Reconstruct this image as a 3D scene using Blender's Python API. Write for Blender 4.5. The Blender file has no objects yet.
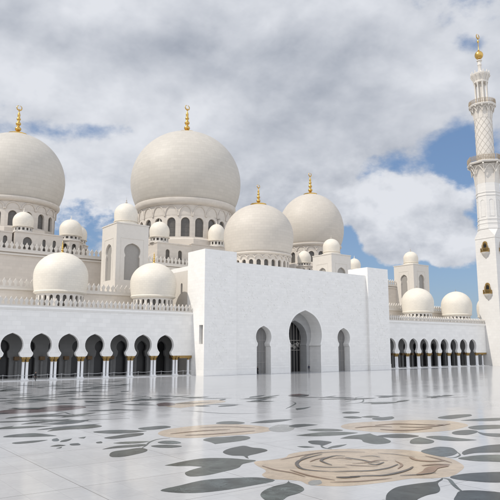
import bpy, bmesh, math, random
from mathutils import Vector, Matrix
from mathutils.geometry import tessellate_polygon
S = bpy.context.scene
COL = S.collection
PI = math.pi
rnd = random.Random(7)

# ------------------------------------------------------------------ camera
cd = bpy.data.cameras.new('camera'); cam = bpy.data.objects.new('camera', cd); COL.objects.link(cam)
cd.sensor_width = 36; cd.lens = 43.2; cd.clip_start = 0.1; cd.clip_end = 5000
cam.location = (0, 0, 6.2)
cam.rotation_euler = (math.radians(90 + 9.1834), 0, math.radians(-(90 - 53.117)))
S.camera = cam

# ------------------------------------------------------------------ sun, sky, exposure
SUN = Vector((-0.64, 0.092, 0.765)).normalized()          # towards the sun
sl = bpy.data.lights.new('sun', 'SUN'); sl.energy = 2.7; sl.angle = math.radians(0.6); sl.color = (1.0, 0.94, 0.85)
so = bpy.data.objects.new('sun', sl); COL.objects.link(so)
so.rotation_euler = SUN.to_track_quat('Z', 'Y').to_euler()
S.view_settings.view_transform = 'Standard'; S.view_settings.look = 'None'
S.view_settings.gamma = 1; S.view_settings.use_curve_mapping = False
S.view_settings.exposure = 0.21

class NT:
    """tiny helper for node trees"""
    def __init__(s, tree): s.t = tree; s.n = tree.nodes; s.l = tree.links
    def node(s, kind, **kw):
        n = s.n.new(kind)
        for k, v in kw.items(): setattr(n, k, v)
        return n
    def put(s, sock, v):
        if v is None: return
        if isinstance(v, bpy.types.NodeSocket): s.l.new(v, sock)
        else: sock.default_value = v
    def m(s, op, a, b=None, c=None, clamp=False):
        n = s.node('ShaderNodeMath', operation=op, use_clamp=clamp)
        s.put(n.inputs[0], a); s.put(n.inputs[1], b); s.put(n.inputs[2], c)
        return n.outputs[0]
    def vm(s, op, a, b=None, scale=None):
        n = s.node('ShaderNodeVectorMath', operation=op)
        s.put(n.inputs[0], a); s.put(n.inputs[1], b)
        if scale is not None: s.put(n.inputs['Scale'], scale)
        return n.outputs[0]
    def mix(s, f, a, b):
        n = s.node('ShaderNodeMix', data_type='RGBA')
        s.put(n.inputs[0], f); s.put(n.inputs[6], a); s.put(n.inputs[7], b)
        return n.outputs[2]
    def noise(s, vec, scale, detail=4, rough=0.5, dist=0.0, dims='3D'):
        n = s.node('ShaderNodeTexNoise', noise_dimensions=dims)
        s.put(n.inputs['Vector'], vec); n.inputs['Scale'].default_value = scale
        n.inputs['Detail'].default_value = detail; n.inputs['Roughness'].default_value = rough
        n.inputs['Distortion'].default_value = dist
        return n.outputs['Fac']
    def step(s, x, a, b, lo=0.0, hi=1.0):
        n = s.node('ShaderNodeMapRange', interpolation_type='SMOOTHSTEP')
        s.put(n.inputs['Value'], x); n.inputs['From Min'].default_value = a; n.inputs['From Max'].default_value = b
        n.inputs['To Min'].default_value = lo; n.inputs['To Max'].default_value = hi
        return n.outputs[0]
    def xyz(s, v):
        n = s.node('ShaderNodeSeparateXYZ'); s.put(n.inputs[0], v); return n.outputs
    def comb(s, x, y, z):
        n = s.node('ShaderNodeCombineXYZ')
        for i, q in enumerate((x, y, z)): s.put(n.inputs[i], q)
        return n.outputs[0]

def make_world():
    w = bpy.data.worlds.new('World'); S.world = w; w.use_nodes = True
    T = NT(w.node_tree); T.n.clear()
    out = T.node('ShaderNodeOutputWorld'); bg = T.node('ShaderNodeBackground'); bg.inputs['Strength'].default_value = 0.1
    T.l.new(bg.outputs[0], out.inputs[0])
    sky = T.node('ShaderNodeTexSky', sky_type='NISHITA', sun_disc=False)
    sky.sun_elevation = math.asin(SUN.z); sky.sun_rotation = math.atan2(SUN.x, SUN.y)
    sky.altitude = 0; sky.air_density = 1.0; sky.dust_density = 1.2; sky.ozone_density = 1.6
    tc = T.node('ShaderNodeTexCoord'); d = tc.outputs['Generated']
    x, y, z = T.xyz(d)
    az = T.m('ARCTAN2', x, y); el = T.m('ARCSINE', z)
    inv = T.m('DIVIDE', 1.0, T.m('ADD', T.m('MAXIMUM', z, 0.0), 0.22))
    plane = T.comb(T.m('MULTIPLY', x, inv), T.m('MULTIPLY', y, inv), 3.7)
    big = T.noise(plane, 1.6, 9, 0.55, 0.3)
    mid = T.noise(T.vm('ADD', plane, (7.3, 2.1, 0)), 2.4, 10, 0.55, 0.25)
    fine = T.noise(T.vm('MULTIPLY', d, (1, 1, 1.7)), 16.0, 10, 0.60, 0.3)
    wd = T.vm('MULTIPLY', d, (1, 1, 1.35))
    puff = T.noise(wd, 8.5, 12, 0.56, 0.1)
    lit = T.noise(T.vm('ADD', wd, (-0.014, -0.004, 0.030)), 8.5, 5, 0.52, 0.1)        # the same clouds a step towards the sun
    def blob(a0, e0, sa, se, amp):
        p = T.m('DIVIDE', T.m('SUBTRACT', az, a0), sa); q = T.m('DIVIDE', T.m('SUBTRACT', el, e0), se)
        r = T.m('ADD', T.m('MULTIPLY', p, p), T.m('MULTIPLY', q, q))
        return T.m('MULTIPLY', T.m('EXPONENT', T.m('MULTIPLY', r, -1.0)), amp)
    def total(bl):
        s = None
        for b in bl:
            k = blob(*b); s = k if s is None else T.m('ADD', s, k)
        return s
    cover = total(SKY_COVER)
    dens = T.m('ADD', T.m('ADD', T.m('MULTIPLY', big, 0.35), T.m('MULTIPLY', puff, 0.65)), T.m('ADD', T.m('ADD', cover, 0.155), T.m('MULTIPLY', T.m('SUBTRACT', fine, 0.5), 0.16)))
    low = T.step(el, 0.34, 0.22)                                                      # heaped clouds low down, a grey sheet above
    edge = T.m('SUBTRACT', 0.17, T.m('MULTIPLY', low, 0.085))
    fac = T.m('DIVIDE', T.m('SUBTRACT', dens, 0.505), edge, clamp=True)
    fac = T.m('MULTIPLY', T.m('MULTIPLY', fac, fac), T.m('SUBTRACT', 3.0, T.m('MULTIPLY', fac, 2.0)))
    relief = T.m('MULTIPLY', T.m('SUBTRACT', puff, lit), T.m('ADD', 1.1, T.m('MULTIPLY', low, 1.7)))
    tone = T.m('ADD', T.m('ADD', T.m('MULTIPLY', T.m('SUBTRACT', mid, 0.5), 1.35), relief), T.m('ADD', total(SKY_TONE), 0.68))
    tone = T.m('ADD', tone, T.m('MULTIPLY', T.m('SUBTRACT', fine, 0.5), 0.35))
    tone = T.m('MINIMUM', T.m('MAXIMUM', tone, 0.0), 1.15)
    cloud = T.mix(tone, (3.15, 3.45, 4.05, 1), (6.5, 6.7, 7.15, 1))
    back_fill = T.step(y, 0.1, -0.7, 1.0, 1.9)                                             # unseen cloud behind the camera, brightened as added fill for the facade
    cloud = T.vm('SCALE', cloud, scale=back_fill)
    blue = T.mix(0.45, sky.outputs[0], (1.45, 2.6, 4.9, 1))
    T.l.new(T.mix(fac, blue, cloud), bg.inputs['Color'])
# (azimuth, elevation, azimuth width, elevation width, amount): where the sky opens (-) or clouds pile up (+)
SKY_COVER = [(0.40, 0.350, 0.07, 0.022, -0.21), (0.30, 0.335, 0.09, 0.02, -0.12), (0.345, 0.185, 0.05, 0.05, -0.16), (0.345, 0.25, 0.08, 0.04, 0.10), (0.24, 0.385, 0.05, 0.02, -0.10),
             (0.935, 0.295, 0.10, 0.03, -0.19), (1.0, 0.26, 0.05, 0.06, -0.12), (0.99, 0.335, 0.06, 0.03, -0.14), (0.93, 0.09, 0.22, 0.045, -0.34), (0.80, 0.16, 0.035, 0.06, -0.30), (1.02, 0.18, 0.03, 0.05, -0.12),
             (0.872, 0.195, 0.05, 0.045, 0.26), (0.90, 0.160, 0.04, 0.03, 0.14), (0.975, 0.165, 0.032, 0.032, 0.24), (0.95, 0.235, 0.05, 0.02, 0.12), (1.02, 0.46, 0.04, 0.02, -0.16),
             (0.65, 0.42, 0.33, 0.11, 0.22), (0.30, 0.47, 0.25, 0.07, 0.22), (0.62, 0.22, 0.13, 0.12, 0.26), (0.77, 0.27, 0.05, 0.05, 0.12), (0.835, 0.265, 0.04, 0.02, -0.10), (0.93, 0.135, 0.015, 0.05, -0.14)]
SKY_TONE = [(0.48, 0.48, 0.16, 0.035, -0.52), (0.76, 0.38, 0.12, 0.08, -0.36), (0.66, 0.30, 0.10, 0.05, -0.22), (0.85, 0.47, 0.12, 0.04, -0.20), (0.27, 0.41, 0.14, 0.05, 0.30), (0.53, 0.385, 0.08, 0.035, 0.34),
            (0.875, 0.215, 0.05, 0.03, 0.44), (0.89, 0.15, 0.06, 0.02, 0.06), (0.975, 0.175, 0.04, 0.025, 0.28), (0.66, 0.18, 0.10, 0.06, -0.20), (0.95, 0.41, 0.08, 0.05, 0.22), (0.22, 0.50, 0.08, 0.03, -0.20),
            (0.33, 0.26, 0.12, 0.08, 0.34), (0.82, 0.26, 0.05, 0.03, 0.10), (0.36, 0.53, 0.08, 0.03, 0.2), (0.68, 0.52, 0.08, 0.03, 0.12)]
make_world()

# ------------------------------------------------------------------ materials
def principled(name):
    m = bpy.data.materials.new(name); m.use_nodes = True
    T = NT(m.node_tree); b = T.n['Principled BSDF']
    return m, T, b
def scale_col(T, col, f):
    return T.vm('SCALE', col, scale=f)
def bump(T, b, h, strength, dist=0.05):
    n = T.node('ShaderNodeBump'); n.inputs['Strength'].default_value = strength; n.inputs['Distance'].default_value = dist
    T.l.new(h, n.inputs['Height']); T.l.new(n.outputs[0], b.inputs['Normal'])
def masonry(name, col, bw, bh, var=0.10, mottle=0.10, rough=0.55, joint=0.86, round_=False, ornament=0.0):
    """stone cladding in courses; U runs round the building (or round the dome)"""
    m, T, b = principled(name)
    co = T.node('ShaderNodeTexCoord').outputs['Object']
    x, y, z = T.xyz(co)
    if round_:
        r = T.m('SQRT', T.m('ADD', T.m('MULTIPLY', x, x), T.m('MULTIPLY', y, y)))
        u = T.m('MULTIPLY', T.m('ARCTAN2', y, x), round_)
    else:
        u = T.m('ADD', x, T.m('MULTIPLY', y, 1.0))
    br = T.node('ShaderNodeTexBrick'); br.offset = 0.5
    T.l.new(T.comb(u, z, 0.0), br.inputs['Vector'])
    br.inputs['Color1'].default_value = (1, 1, 1, 1); br.inputs['Color2'].default_value = (1 - var,) * 3 + (1,)
    br.inputs['Mortar'].default_value = (joint,) * 3 + (1,)
    br.inputs['Scale'].default_value = 1.0; br.inputs['Mortar Size'].default_value = 0.03 if round_ else 0.018
    br.inputs['Brick Width'].default_value = bw; br.inputs['Row Height'].default_value = bh; br.inputs['Bias'].default_value = 0.0
    n1 = T.noise(co, 0.55, 6, 0.62, 0.4); n2 = T.noise(T.comb(T.m('MULTIPLY', u, 0.25), T.m('MULTIPLY', z, 1.3), 0.0), 1.0, 5, 0.6)
    f = T.m('ADD', 1.0 + 0.0, T.m('MULTIPLY', T.m('SUBTRACT', n1, 0.5), 2 * mottle))
    f = T.m('ADD', f, T.m('MULTIPLY', T.m('SUBTRACT', n2, 0.5), mottle))
    c = T.vm('MULTIPLY', br.outputs['Color'], col)
    h = T.m('ADD', T.m('MULTIPLY', br.outputs['Fac'], -0.6), n1)
    if ornament:
        v = T.node('ShaderNodeTexNoise'); T.l.new(T.comb(u, z, 0.0), v.inputs['Vector'])
        v.inputs['Scale'].default_value = 0.8; v.inputs['Detail'].default_value = 3; v.inputs['Distortion'].default_value = 2.2
        o = T.step(v.outputs['Fac'], 0.50, 0.56)
        f = T.m('MULTIPLY', f, T.m('SUBTRACT', 1.0, T.m('MULTIPLY', o, ornament)))
    T.l.new(scale_col(T, c, f), b.inputs['Base Color'])
    b.inputs['Roughness'].default_value = rough; b.inputs['Specular IOR Level'].default_value = 0.35
    bump(T, b, h, 0.35, 0.03)
    return m
def plain(name, col, rough=0.5, metal=0.0, mottle=0.08, scale=1.5, spec=0.5):
    m, T, b = principled(name)
    co = T.node('ShaderNodeTexCoord').outputs['Object']
    n = T.noise(co, scale, 5, 0.6)
    f = T.m('ADD', 1.0, T.m('MULTIPLY', T.m('SUBTRACT', n, 0.5), 2 * mottle))
    T.l.new(T.vm('SCALE', tuple(col), scale=f), b.inputs['Base Color'])
    b.inputs['Roughness'].default_value = rough; b.inputs['Metallic'].default_value = metal; b.inputs['Specular IOR Level'].default_value = spec
    return m
WHITE = (0.835, 0.82, 0.79); WARM = (0.60, 0.55, 0.49); CREAM = (0.72, 0.67, 0.585); GREIGE_SHADED = (0.535, 0.502, 0.45)
M = {}
M['white'] = masonry('white_marble_cladding', WHITE, 1.7, 0.85, 0.07, 0.06)
M['white_carved'] = masonry('white_carved_marble', WHITE, 1.35, 0.62, 0.05, 0.05, ornament=0.02, joint=0.90)
M['warm'] = masonry('warm_marble_cladding', WARM, 1.5, 0.75, 0.08, 0.08)
M['trim'] = plain('pale_marble_trim', (0.62, 0.585, 0.535), 0.5)
M['white_trim'] = plain('white_marble_trim', (0.83, 0.815, 0.785), 0.45)
M['minaret'] = masonry('minaret_marble', (0.70, 0.68, 0.65), 1.3, 0.9, 0.05, 0.05)
M['dome_small'] = masonry('cream_dome_mosaic', CREAM, 0.9, 0.46, 0.05, 0.04, round_=5.0, joint=0.90)
M['dome_big'] = masonry('shaded_greige_dome_marble', GREIGE_SHADED, 1.9, 0.95, 0.07, 0.035, round_=16.0, joint=0.84)  # greyer stone, its colour darkened further to carry cloud shade over the big domes
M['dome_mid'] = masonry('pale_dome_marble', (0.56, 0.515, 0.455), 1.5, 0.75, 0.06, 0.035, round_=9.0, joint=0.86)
M['gold'] = plain('gilded_metal', (0.62, 0.40, 0.12), 0.35, 1.0, 0.15)
M['capital'] = plain('gilded_capital', (0.31, 0.20, 0.065), 0.5, 0.45, 0.45, 5.0)
M['shaft'] = plain('white_column_marble', (0.80, 0.80, 0.80), 0.35)
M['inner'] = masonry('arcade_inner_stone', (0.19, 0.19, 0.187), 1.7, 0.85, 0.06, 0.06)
M['glass'] = plain('dark_window_glass', (0.10, 0.092, 0.082), 0.35, 0, 0.3, 2.0)
M['blind'] = plain('grey_lattice_pane', (0.30, 0.285, 0.265), 0.6, 0, 0.12, 3.0)
M['dark'] = plain('dark_doorway_glass', (0.018, 0.018, 0.019), 0.3, 0, 0.3)
M['rib'] = plain('grey_stone_rib', (0.42, 0.39, 0.35), 0.6)
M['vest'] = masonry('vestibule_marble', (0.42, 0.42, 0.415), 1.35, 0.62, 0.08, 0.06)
M['rail'] = plain('bronze_railing', (0.34, 0.28, 0.21), 0.55, 0.2, 0.2)
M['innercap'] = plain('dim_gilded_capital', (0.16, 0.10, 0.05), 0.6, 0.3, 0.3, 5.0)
M['blindpane'] = plain('grey_door_panel', (0.20, 0.195, 0.19), 0.5, 0, 0.25, 0.8)
M['relief'] = plain('grey_white_relief', (0.80, 0.785, 0.755), 0.6, 0, 0.08)
M['minaret_warm'] = masonry('warm_minaret_marble', (0.66, 0.62, 0.565), 1.3, 0.9, 0.05, 0.05)
M['rope'] = plain('pale_rope', (0.6, 0.6, 0.6), 0.6)

def polished(name, col, var=0.05, rough=0.07, slabs=None, vein=0.0, ior=1.18, vary=0.0):
    m, T, b = principled(name)
    co = T.node('ShaderNodeTexCoord').outputs['Object']
    x, y, z = T.xyz(co)
    n = T.noise(co, 0.35, 7, 0.65, 0.6); fine = T.noise(co, 4.0, 4, 0.6)
    f = T.m('ADD', 1.0, T.m('ADD', T.m('MULTIPLY', T.m('SUBTRACT', n, 0.5), 2 * var), T.m('MULTIPLY', T.m('SUBTRACT', fine, 0.5), var)))
    if slabs:
        br = T.node('ShaderNodeTexBrick'); br.offset = 0.0
        T.l.new(T.comb(T.m('SUBTRACT', x, 10.95 - 70), T.m('SUBTRACT', y, 27.2 - 48.5), 0.0), br.inputs['Vector'])
        br.inputs['Color1'].default_value = (1, 1, 1, 1); br.inputs['Color2'].default_value = (0.95, 0.95, 0.95, 1); br.inputs['Mortar'].default_value = (0.30, 0.29, 0.28, 1)
        br.inputs['Scale'].default_value = 1.0; br.inputs['Mortar Size'].default_value = 0.02; br.inputs['Mortar Smooth'].default_value = 0.3
        br.inputs['Brick Width'].default_value = 7.0; br.inputs['Row Height'].default_value = 4.85
        b2 = T.node('ShaderNodeTexBrick'); b2.offset = 0.0
        T.l.new(T.comb(x, y, 0.0), b2.inputs['Vector'])
        b2.inputs['Color1'].default_value = (1, 1, 1, 1); b2.inputs['Color2'].default_value = (0.94, 0.94, 0.945, 1); b2.inputs['Mortar'].default_value = (0.78, 0.78, 0.78, 1)
        b2.inputs['Scale'].default_value = 1.0; b2.inputs['Mortar Size'].default_value = 0.008
        b2.inputs['Brick Width'].default_value = 1.4; b2.inputs['Row Height'].default_value = 1.2125
        c = T.vm('MULTIPLY', T.vm('MULTIPLY', br.outputs['Color'], b2.outputs['Color']), col)
    else:
        c = T.vm('MULTIPLY', (1, 1, 1), col)
    if vein:
        wv = T.noise(T.comb(T.m('ADD', T.m('MULTIPLY', x, 1.6), T.m('MULTIPLY', y, 0.9)), T.m('MULTIPLY', y, 1.5), 0.0), 0.9, 8, 0.68, 1.6)
        ridge = T.step(T.m('ABSOLUTE', T.m('SUBTRACT', wv, 0.5)), 0.0, 0.035, 1.9, 1.0)
        patch = T.noise(co, 0.8, 3, 0.5, 0.8)
        f = T.m('MULTIPLY', f, T.m('ADD', 1.0, T.m('MULTIPLY', T.m('SUBTRACT', wv, 0.5), 4.5 * vein)))
        f = T.m('MULTIPLY', f, T.m('ADD', 1.0, T.m('MULTIPLY', T.m('SUBTRACT', ridge, 1.0), vein * 1.2)))
        f = T.m('MAXIMUM', T.m('MULTIPLY', f, T.m('ADD', 1.0, T.m('MULTIPLY', T.m('SUBTRACT', patch, 0.5), 3.5 * vein))), 0.15)
    if vary:                                   # every cut piece comes from its own slab of stone
        rn = T.node('ShaderNodeObjectInfo').outputs['Random']
        f = T.m('MULTIPLY', f, T.m('ADD', 1.0 - vary * .5, T.m('MULTIPLY', rn, vary)))
        c = T.vm('MULTIPLY', c, T.mix(T.m('FRACT', T.m('MULTIPLY', rn, 7.31)), (0.90, 1.0, 1.12, 1), (1.06, 1.04, 0.88, 1)))
    T.l.new(T.vm('SCALE', c, scale=f), b.inputs['Base Color'])
    b.inputs['Roughness'].default_value = rough; b.inputs['IOR'].default_value = ior
    wav = T.noise(T.comb(T.m('MULTIPLY', x, 1.0), T.m('MULTIPLY', y, 1.0), 0.0), 0.9, 3, 0.5)
    bump(T, b, wav, 0.10, 0.02)
    # slabs are never laid perfectly level: a fraction of a degree per slab
    cell = T.comb(T.m('FLOOR', T.m('DIVIDE', x, 3.5)), T.m('FLOOR', T.m('DIVIDE', y, 2.425)), 0.0)
    wn = T.node('ShaderNodeTexWhiteNoise', noise_dimensions='2D'); T.l.new(cell, wn.inputs['Vector'])
    und = T.node('ShaderNodeTexNoise'); T.l.new(co, und.inputs['Vector']); und.inputs['Scale'].default_value = 0.22; und.inputs['Detail'].default_value = 3
    tilt = T.vm('ADD', T.vm('MULTIPLY', T.vm('SUBTRACT', wn.outputs['Color'], (.5, .5, .5)), (.008, .011, 0)), T.vm('MULTIPLY', T.vm('SUBTRACT', und.outputs['Color'], (.5, .5, .5)), (.012, .016, 0)))
    old = b.inputs['Normal'].links[0].from_socket
    T.l.new(T.vm('NORMALIZE', T.vm('ADD', old, tilt)), b.inputs['Normal'])
    return m
M['floor'] = polished('polished_white_floor_marble', (0.43, 0.437, 0.45), 0.17, 0.12, slabs=True, ior=1.27)
M['leaf'] = polished('dark_green_marble_inlay', (0.036, 0.043, 0.044), 0.25, 0.2, vein=0.6, vary=0.9)
M['petal'] = polished('beige_marble_inlay', (0.36, 0.29, 0.215), 0.10, 0.13, vein=0.16)
M['greypetal'] = polished('grey_marble_inlay', (0.20, 0.205, 0.20), 0.1, 0.13, vein=0.2)
M['mauve'] = polished('mauve_marble_inlay', (0.11, 0.085, 0.088), 0.1, 0.13, vein=0.3)
M['brown'] = polished('brown_marble_inlay', (0.05, 0.038, 0.03), 0.1, 0.13)
M['tan'] = polished('tan_marble_inlay', (0.19, 0.115, 0.07), 0.1, 0.13, vein=0.2)

# ------------------------------------------------------------------ mesh helpers
class B:
    def __init__(s): s.v = []; s.f = []
    def face(s, pts):
        i = len(s.v); s.v += [tuple(p) for p in pts]; s.f.append(tuple(range(i, i + len(pts))))
    def box(s, x0, x1, y0, y1, z0, z1):
        i = len(s.v)
        s.v += [(x, y, z) for z in (z0, z1) for y in (y0, y1) for x in (x0, x1)]
        for q in ((0, 2, 3, 1), (4, 5, 7, 6), (0, 1, 5, 4), (2, 6, 7, 3), (0, 4, 6, 2), (1, 3, 7, 5)): s.f.append(tuple(i + k for k in q))
        return s
    def lathe(s, prof, seg=48, cx=0, cy=0, ph=0.0, a0=0.0, a1=2 * PI):
        full = abs(a1 - a0 - 2 * PI) < 1e-6; n = seg if full else seg + 1
        i = len(s.v)
        for r, z in prof:
            for k in range(n):
                a = ph + a0 + (a1 - a0) * k / seg
                s.v.append((cx + r * math.cos(a), cy + r * math.sin(a), z))
        for j in range(len(prof) - 1):
            for k in range(seg):
                k2 = (k + 1) % n
                s.f.append((i + j * n + k, i + j * n + k2, i + (j + 1) * n + k2, i + (j + 1) * n + k))
        if full:
            if prof[0][0] > 1e-4: s.f.append(tuple(i + k for k in reversed(range(n))))
            if prof[-1][0] > 1e-4: s.f.append(tuple(i + (len(prof) - 1) * n + k for k in range(n)))
        return s
    def tube(s, pts, r, seg=6, closed=False):
        pts = [Vector(p) for p in pts]; n = len(pts); i = len(s.v)
        for k, p in enumerate(pts):
            t = (pts[(k + 1) % n] - pts[k - 1]) if closed else (pts[min(k + 1, n - 1)] - pts[max(k - 1, 0)])
            t.normalize(); u = t.cross(Vector((0, 0, 1)))
            if u.length < 1e-3: u = Vector((1, 0, 0))
            u.normalize(); w = t.cross(u); rr = r[k] if isinstance(r, (list, tuple)) else r
            for j in range(seg):
                a = 2 * PI * j / seg; s.v.append(tuple(p + u * rr * math.cos(a) + w * rr * math.sin(a)))
        for k in range(n if closed else n - 1):
            k2 = (k + 1) % n
            for j in range(seg):
                j2 = (j + 1) % seg; s.f.append((i + k * seg + j, i + k * seg + j2, i + k2 * seg + j2, i + k2 * seg + j))
        if not closed:
            s.f.append(tuple(i + j for j in reversed(range(seg)))); s.f.append(tuple(i + (n - 1) * seg + j for j in range(seg)))
        return s
    def slab(s, outer, holes, fn, d0, d1):
        """2-D polygon with holes, mapped by fn(s, t, d), with thickness d0..d1"""
        loops = [outer] + list(holes)
        tri = tessellate_polygon([[Vector((p[0], p[1], 0)) for p in l] for l in loops])
        flat = [p for l in loops for p in l]; n = len(flat); i = len(s.v)
        s.v += [tuple(fn(p[0], p[1], d0)) for p in flat] + [tuple(fn(p[0], p[1], d1)) for p in flat]
        for t in tri:
            s.f.append((i + t[0], i + t[1], i + t[2])); s.f.append((i + n + t[0], i + n + t[2], i + n + t[1]))
        o = 0
        for l in loops:
            k = len(l)
            for a in range(k):
                b = (a + 1) % k; s.f.append((i + o + a, i + o + b, i + n + o + b, i + n + o + a))
            o += k
        return s

WP = {}     # world position of every object's origin
def link(o, parent, at):
    COL.objects.link(o); WP[o.name] = Vector(at)
    if parent is not None:
        o.parent = parent; o.location = Vector(at) - WP[parent.name]
    else: o.location = at
def tag(o, label=None, cat=None, group=None, kind=None):
    if label: o['label'] = label
    if cat: o['category'] = cat
    if group: o['group'] = group
    if kind: o['kind'] = kind
    return o
def thing(name, at, label, cat, group=None):
    o = bpy.data.objects.new(name, None); o.empty_display_size = 0.5; link(o, None, at)
    return tag(o, label, cat, group)
def build(name, b, mat, parent=None, at=(0, 0, 0), smooth=35, local=False, label=None):
    """vertices in world coordinates unless local=True (then relative to at)"""
    me = bpy.data.meshes.new(name); A = Vector(at)
    me.from_pydata([v if local else tuple(Vector(v) - A) for v in b.v], [], b.f)
    bm = bmesh.new(); bm.from_mesh(me)
    bmesh.ops.remove_doubles(bm, verts=bm.verts, dist=1e-5)
    bmesh.ops.recalc_face_normals(bm, faces=bm.faces); bm.to_mesh(me); bm.free()
    me.materials.append(M[mat] if isinstance(mat, str) else mat)
    if smooth:
        me.polygons.foreach_set('use_smooth', [True] * len(me.polygons)); me.set_sharp_from_angle(angle=math.radians(smooth))
    o = bpy.data.objects.new(name, me); link(o, parent, at)
    if label: o['label'] = label
    return o
def dup(o, parent, at, rotz=0.0):
    """copy of a part and its sub-parts (they share mesh data)"""
    c = o.copy(); COL.objects.link(c); c.parent = parent; WP[c.name] = Vector(at)
    c.location = Vector(at) - (WP[parent.name] if parent is not None else Vector((0, 0, 0))); c.rotation_euler = (0, 0, rotz)
    for ch in list(o.children):
        e = ch.copy(); COL.objects.link(e); e.parent = c; WP[e.name] = Vector(at) + ch.location
    return c
XZ = lambda x, z, d: (x, d, z)       # a wall facing -Y
YZ = lambda y, z, d: (d, y, z)       # a wall facing -X
def horseshoe(cx, zb, jamb, zcap, waist, R, zc, ztop, n=20, tip=0.0):
    """left foot .. crown .. right foot"""
    be = math.acos(min(1, waist / R)); pts = []
    for k in range(n + 1):
        a = PI + be - (PI + 2 * be) * k / n
        x = R * math.cos(a); z = R * math.sin(a)
        if z > 0: z = z / R * (ztop - zc) + tip * max(0.0, 1 - abs(x) / (0.35 * R)) ** 1.5
        pts.append((cx + x, zc + z))
    zw = pts[0][1]
    low = [(cx - waist - (jamb - waist) * (1 - math.sin(PI / 2 * q / 5)), zcap + (zw - zcap) * (1 - math.cos(PI / 2 * q / 5)) ) for q in range(5)]
    left = ([(cx - jamb, zb)] if zb < zcap - 1e-3 else []) + low
    return left + pts + [(2 * cx - p[0], p[1]) for p in reversed(left)]
def round_arch(cx, z0, w, ztop, n=12):
    h = w / 2; zc = ztop - h * 1.05
    return [(cx - h, z0)] + [(cx - h * math.cos(PI * k / n), zc + h * 1.05 * math.sin(PI * k / n)) for k in range(n + 1)] + [(cx + h, z0)]
def merlons(b, p0, p1, z, w=0.80, h=1.5, pitch=0.95, th=0.30):
    """a row of leaf shaped crenels on a low rail from p0 to p1"""
    p0 = Vector(p0); p1 = Vector(p1); L = (p1 - p0).length; t = (p1 - p0) / L; nrm = Vector((t.y, -t.x))
    pr = [(-.28, .0), (-.22, .22), (-.45, .50), (-.42, .66), (-.20, .72), (-.16, .80), (0, 1.0)]
    pr = [(x * w, zz * h) for x, zz in pr]; pr = pr + [(-x, zz) for x, zz in reversed(pr[:-1])]
    f = lambda s, zz, d: ((p0 + t * s + nrm * d).x, (p0 + t * s + nrm * d).y, z + zz)
    b.slab([(0, 0), (L, 0), (L, 0.30 * h / 1.6), (0, 0.30 * h / 1.6)], [], f, -th * .6, th * .6)
    n = int(L / pitch); off = (L - (n - 1) * pitch) / 2
    for k in range(n):
        c = off + k * pitch
        b.slab([(c + x, zz + 0.28 * h / 1.6) for x, zz in pr], [], f, -th / 2, th / 2)
    return b
def dome_profile(R, rb, zr, zc, za, n=26):
    """rim radius rb at zr, widest R at zc, apex za"""
    t0 = math.acos(rb / R); k = (zc - zr) / math.sin(t0); pr = []
    for i in range(9):
        t = -t0 + t0 * i / 8; pr.append((R * math.cos(t), zc + k * math.sin(t)))
    for i in range(1, n + 1):
        t = PI / 2 * i / n; pr.append((R * math.cos(t), zc + (za - zc) * math.sin(t) + 0.012 * R * max(0, (i / n - 0.8) / 0.2) ** 2))
    pr[-1] = (0.0, pr[-1][1]); return pr
def finial(parent, x, y, z, h, mat='gold', plate=0.0, drop=0.0):
    b = B(); u = h / 10.0; pr = []
    if plate: pr += [(plate - .05, -drop - .05), (plate, -drop + .45), (plate * .75, -drop * .4 + .45), (plate * .3, .5)]
    else: pr += [(1.0 * u, -.05)]
    pr += [(1.05 * u, .6 * u), (.55 * u, 1.0 * u)]
    for zc, r in ((1.9, .95), (3.6, .80), (5.1, .62), (6.4, .45)):
        for k in range(7):
            a = -PI / 2 + PI * (k + .5) / 7; pr.append((max(.38, r * math.cos(a)) * u, (zc + .8 * r * math.sin(a)) * u))
    pr += [(.16 * u, 7.3 * u), (.14 * u, 8.3 * u), (0, 8.4 * u)]
    b.lathe(pr, 12)
    o = build('finial', b, mat, parent, (x, y, z), 60, local=True)
    return o
def crescent(parent, x, y, z, r, mat='gold'):
    b = B(); pts = []; rad = []
    for k in range(25):
        a = -PI / 2 + .2 + (2 * PI - .4) * k / 24 + PI
        pts.append((r * math.cos(a), 0, r * math.sin(a) + r)); rad.append(r * (.08 + .20 * math.sin(PI * k / 24)))
    b.tube(pts, rad, 8)
    return build('crescent', b, mat, parent, (x, y, z), 60, local=True)

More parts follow.
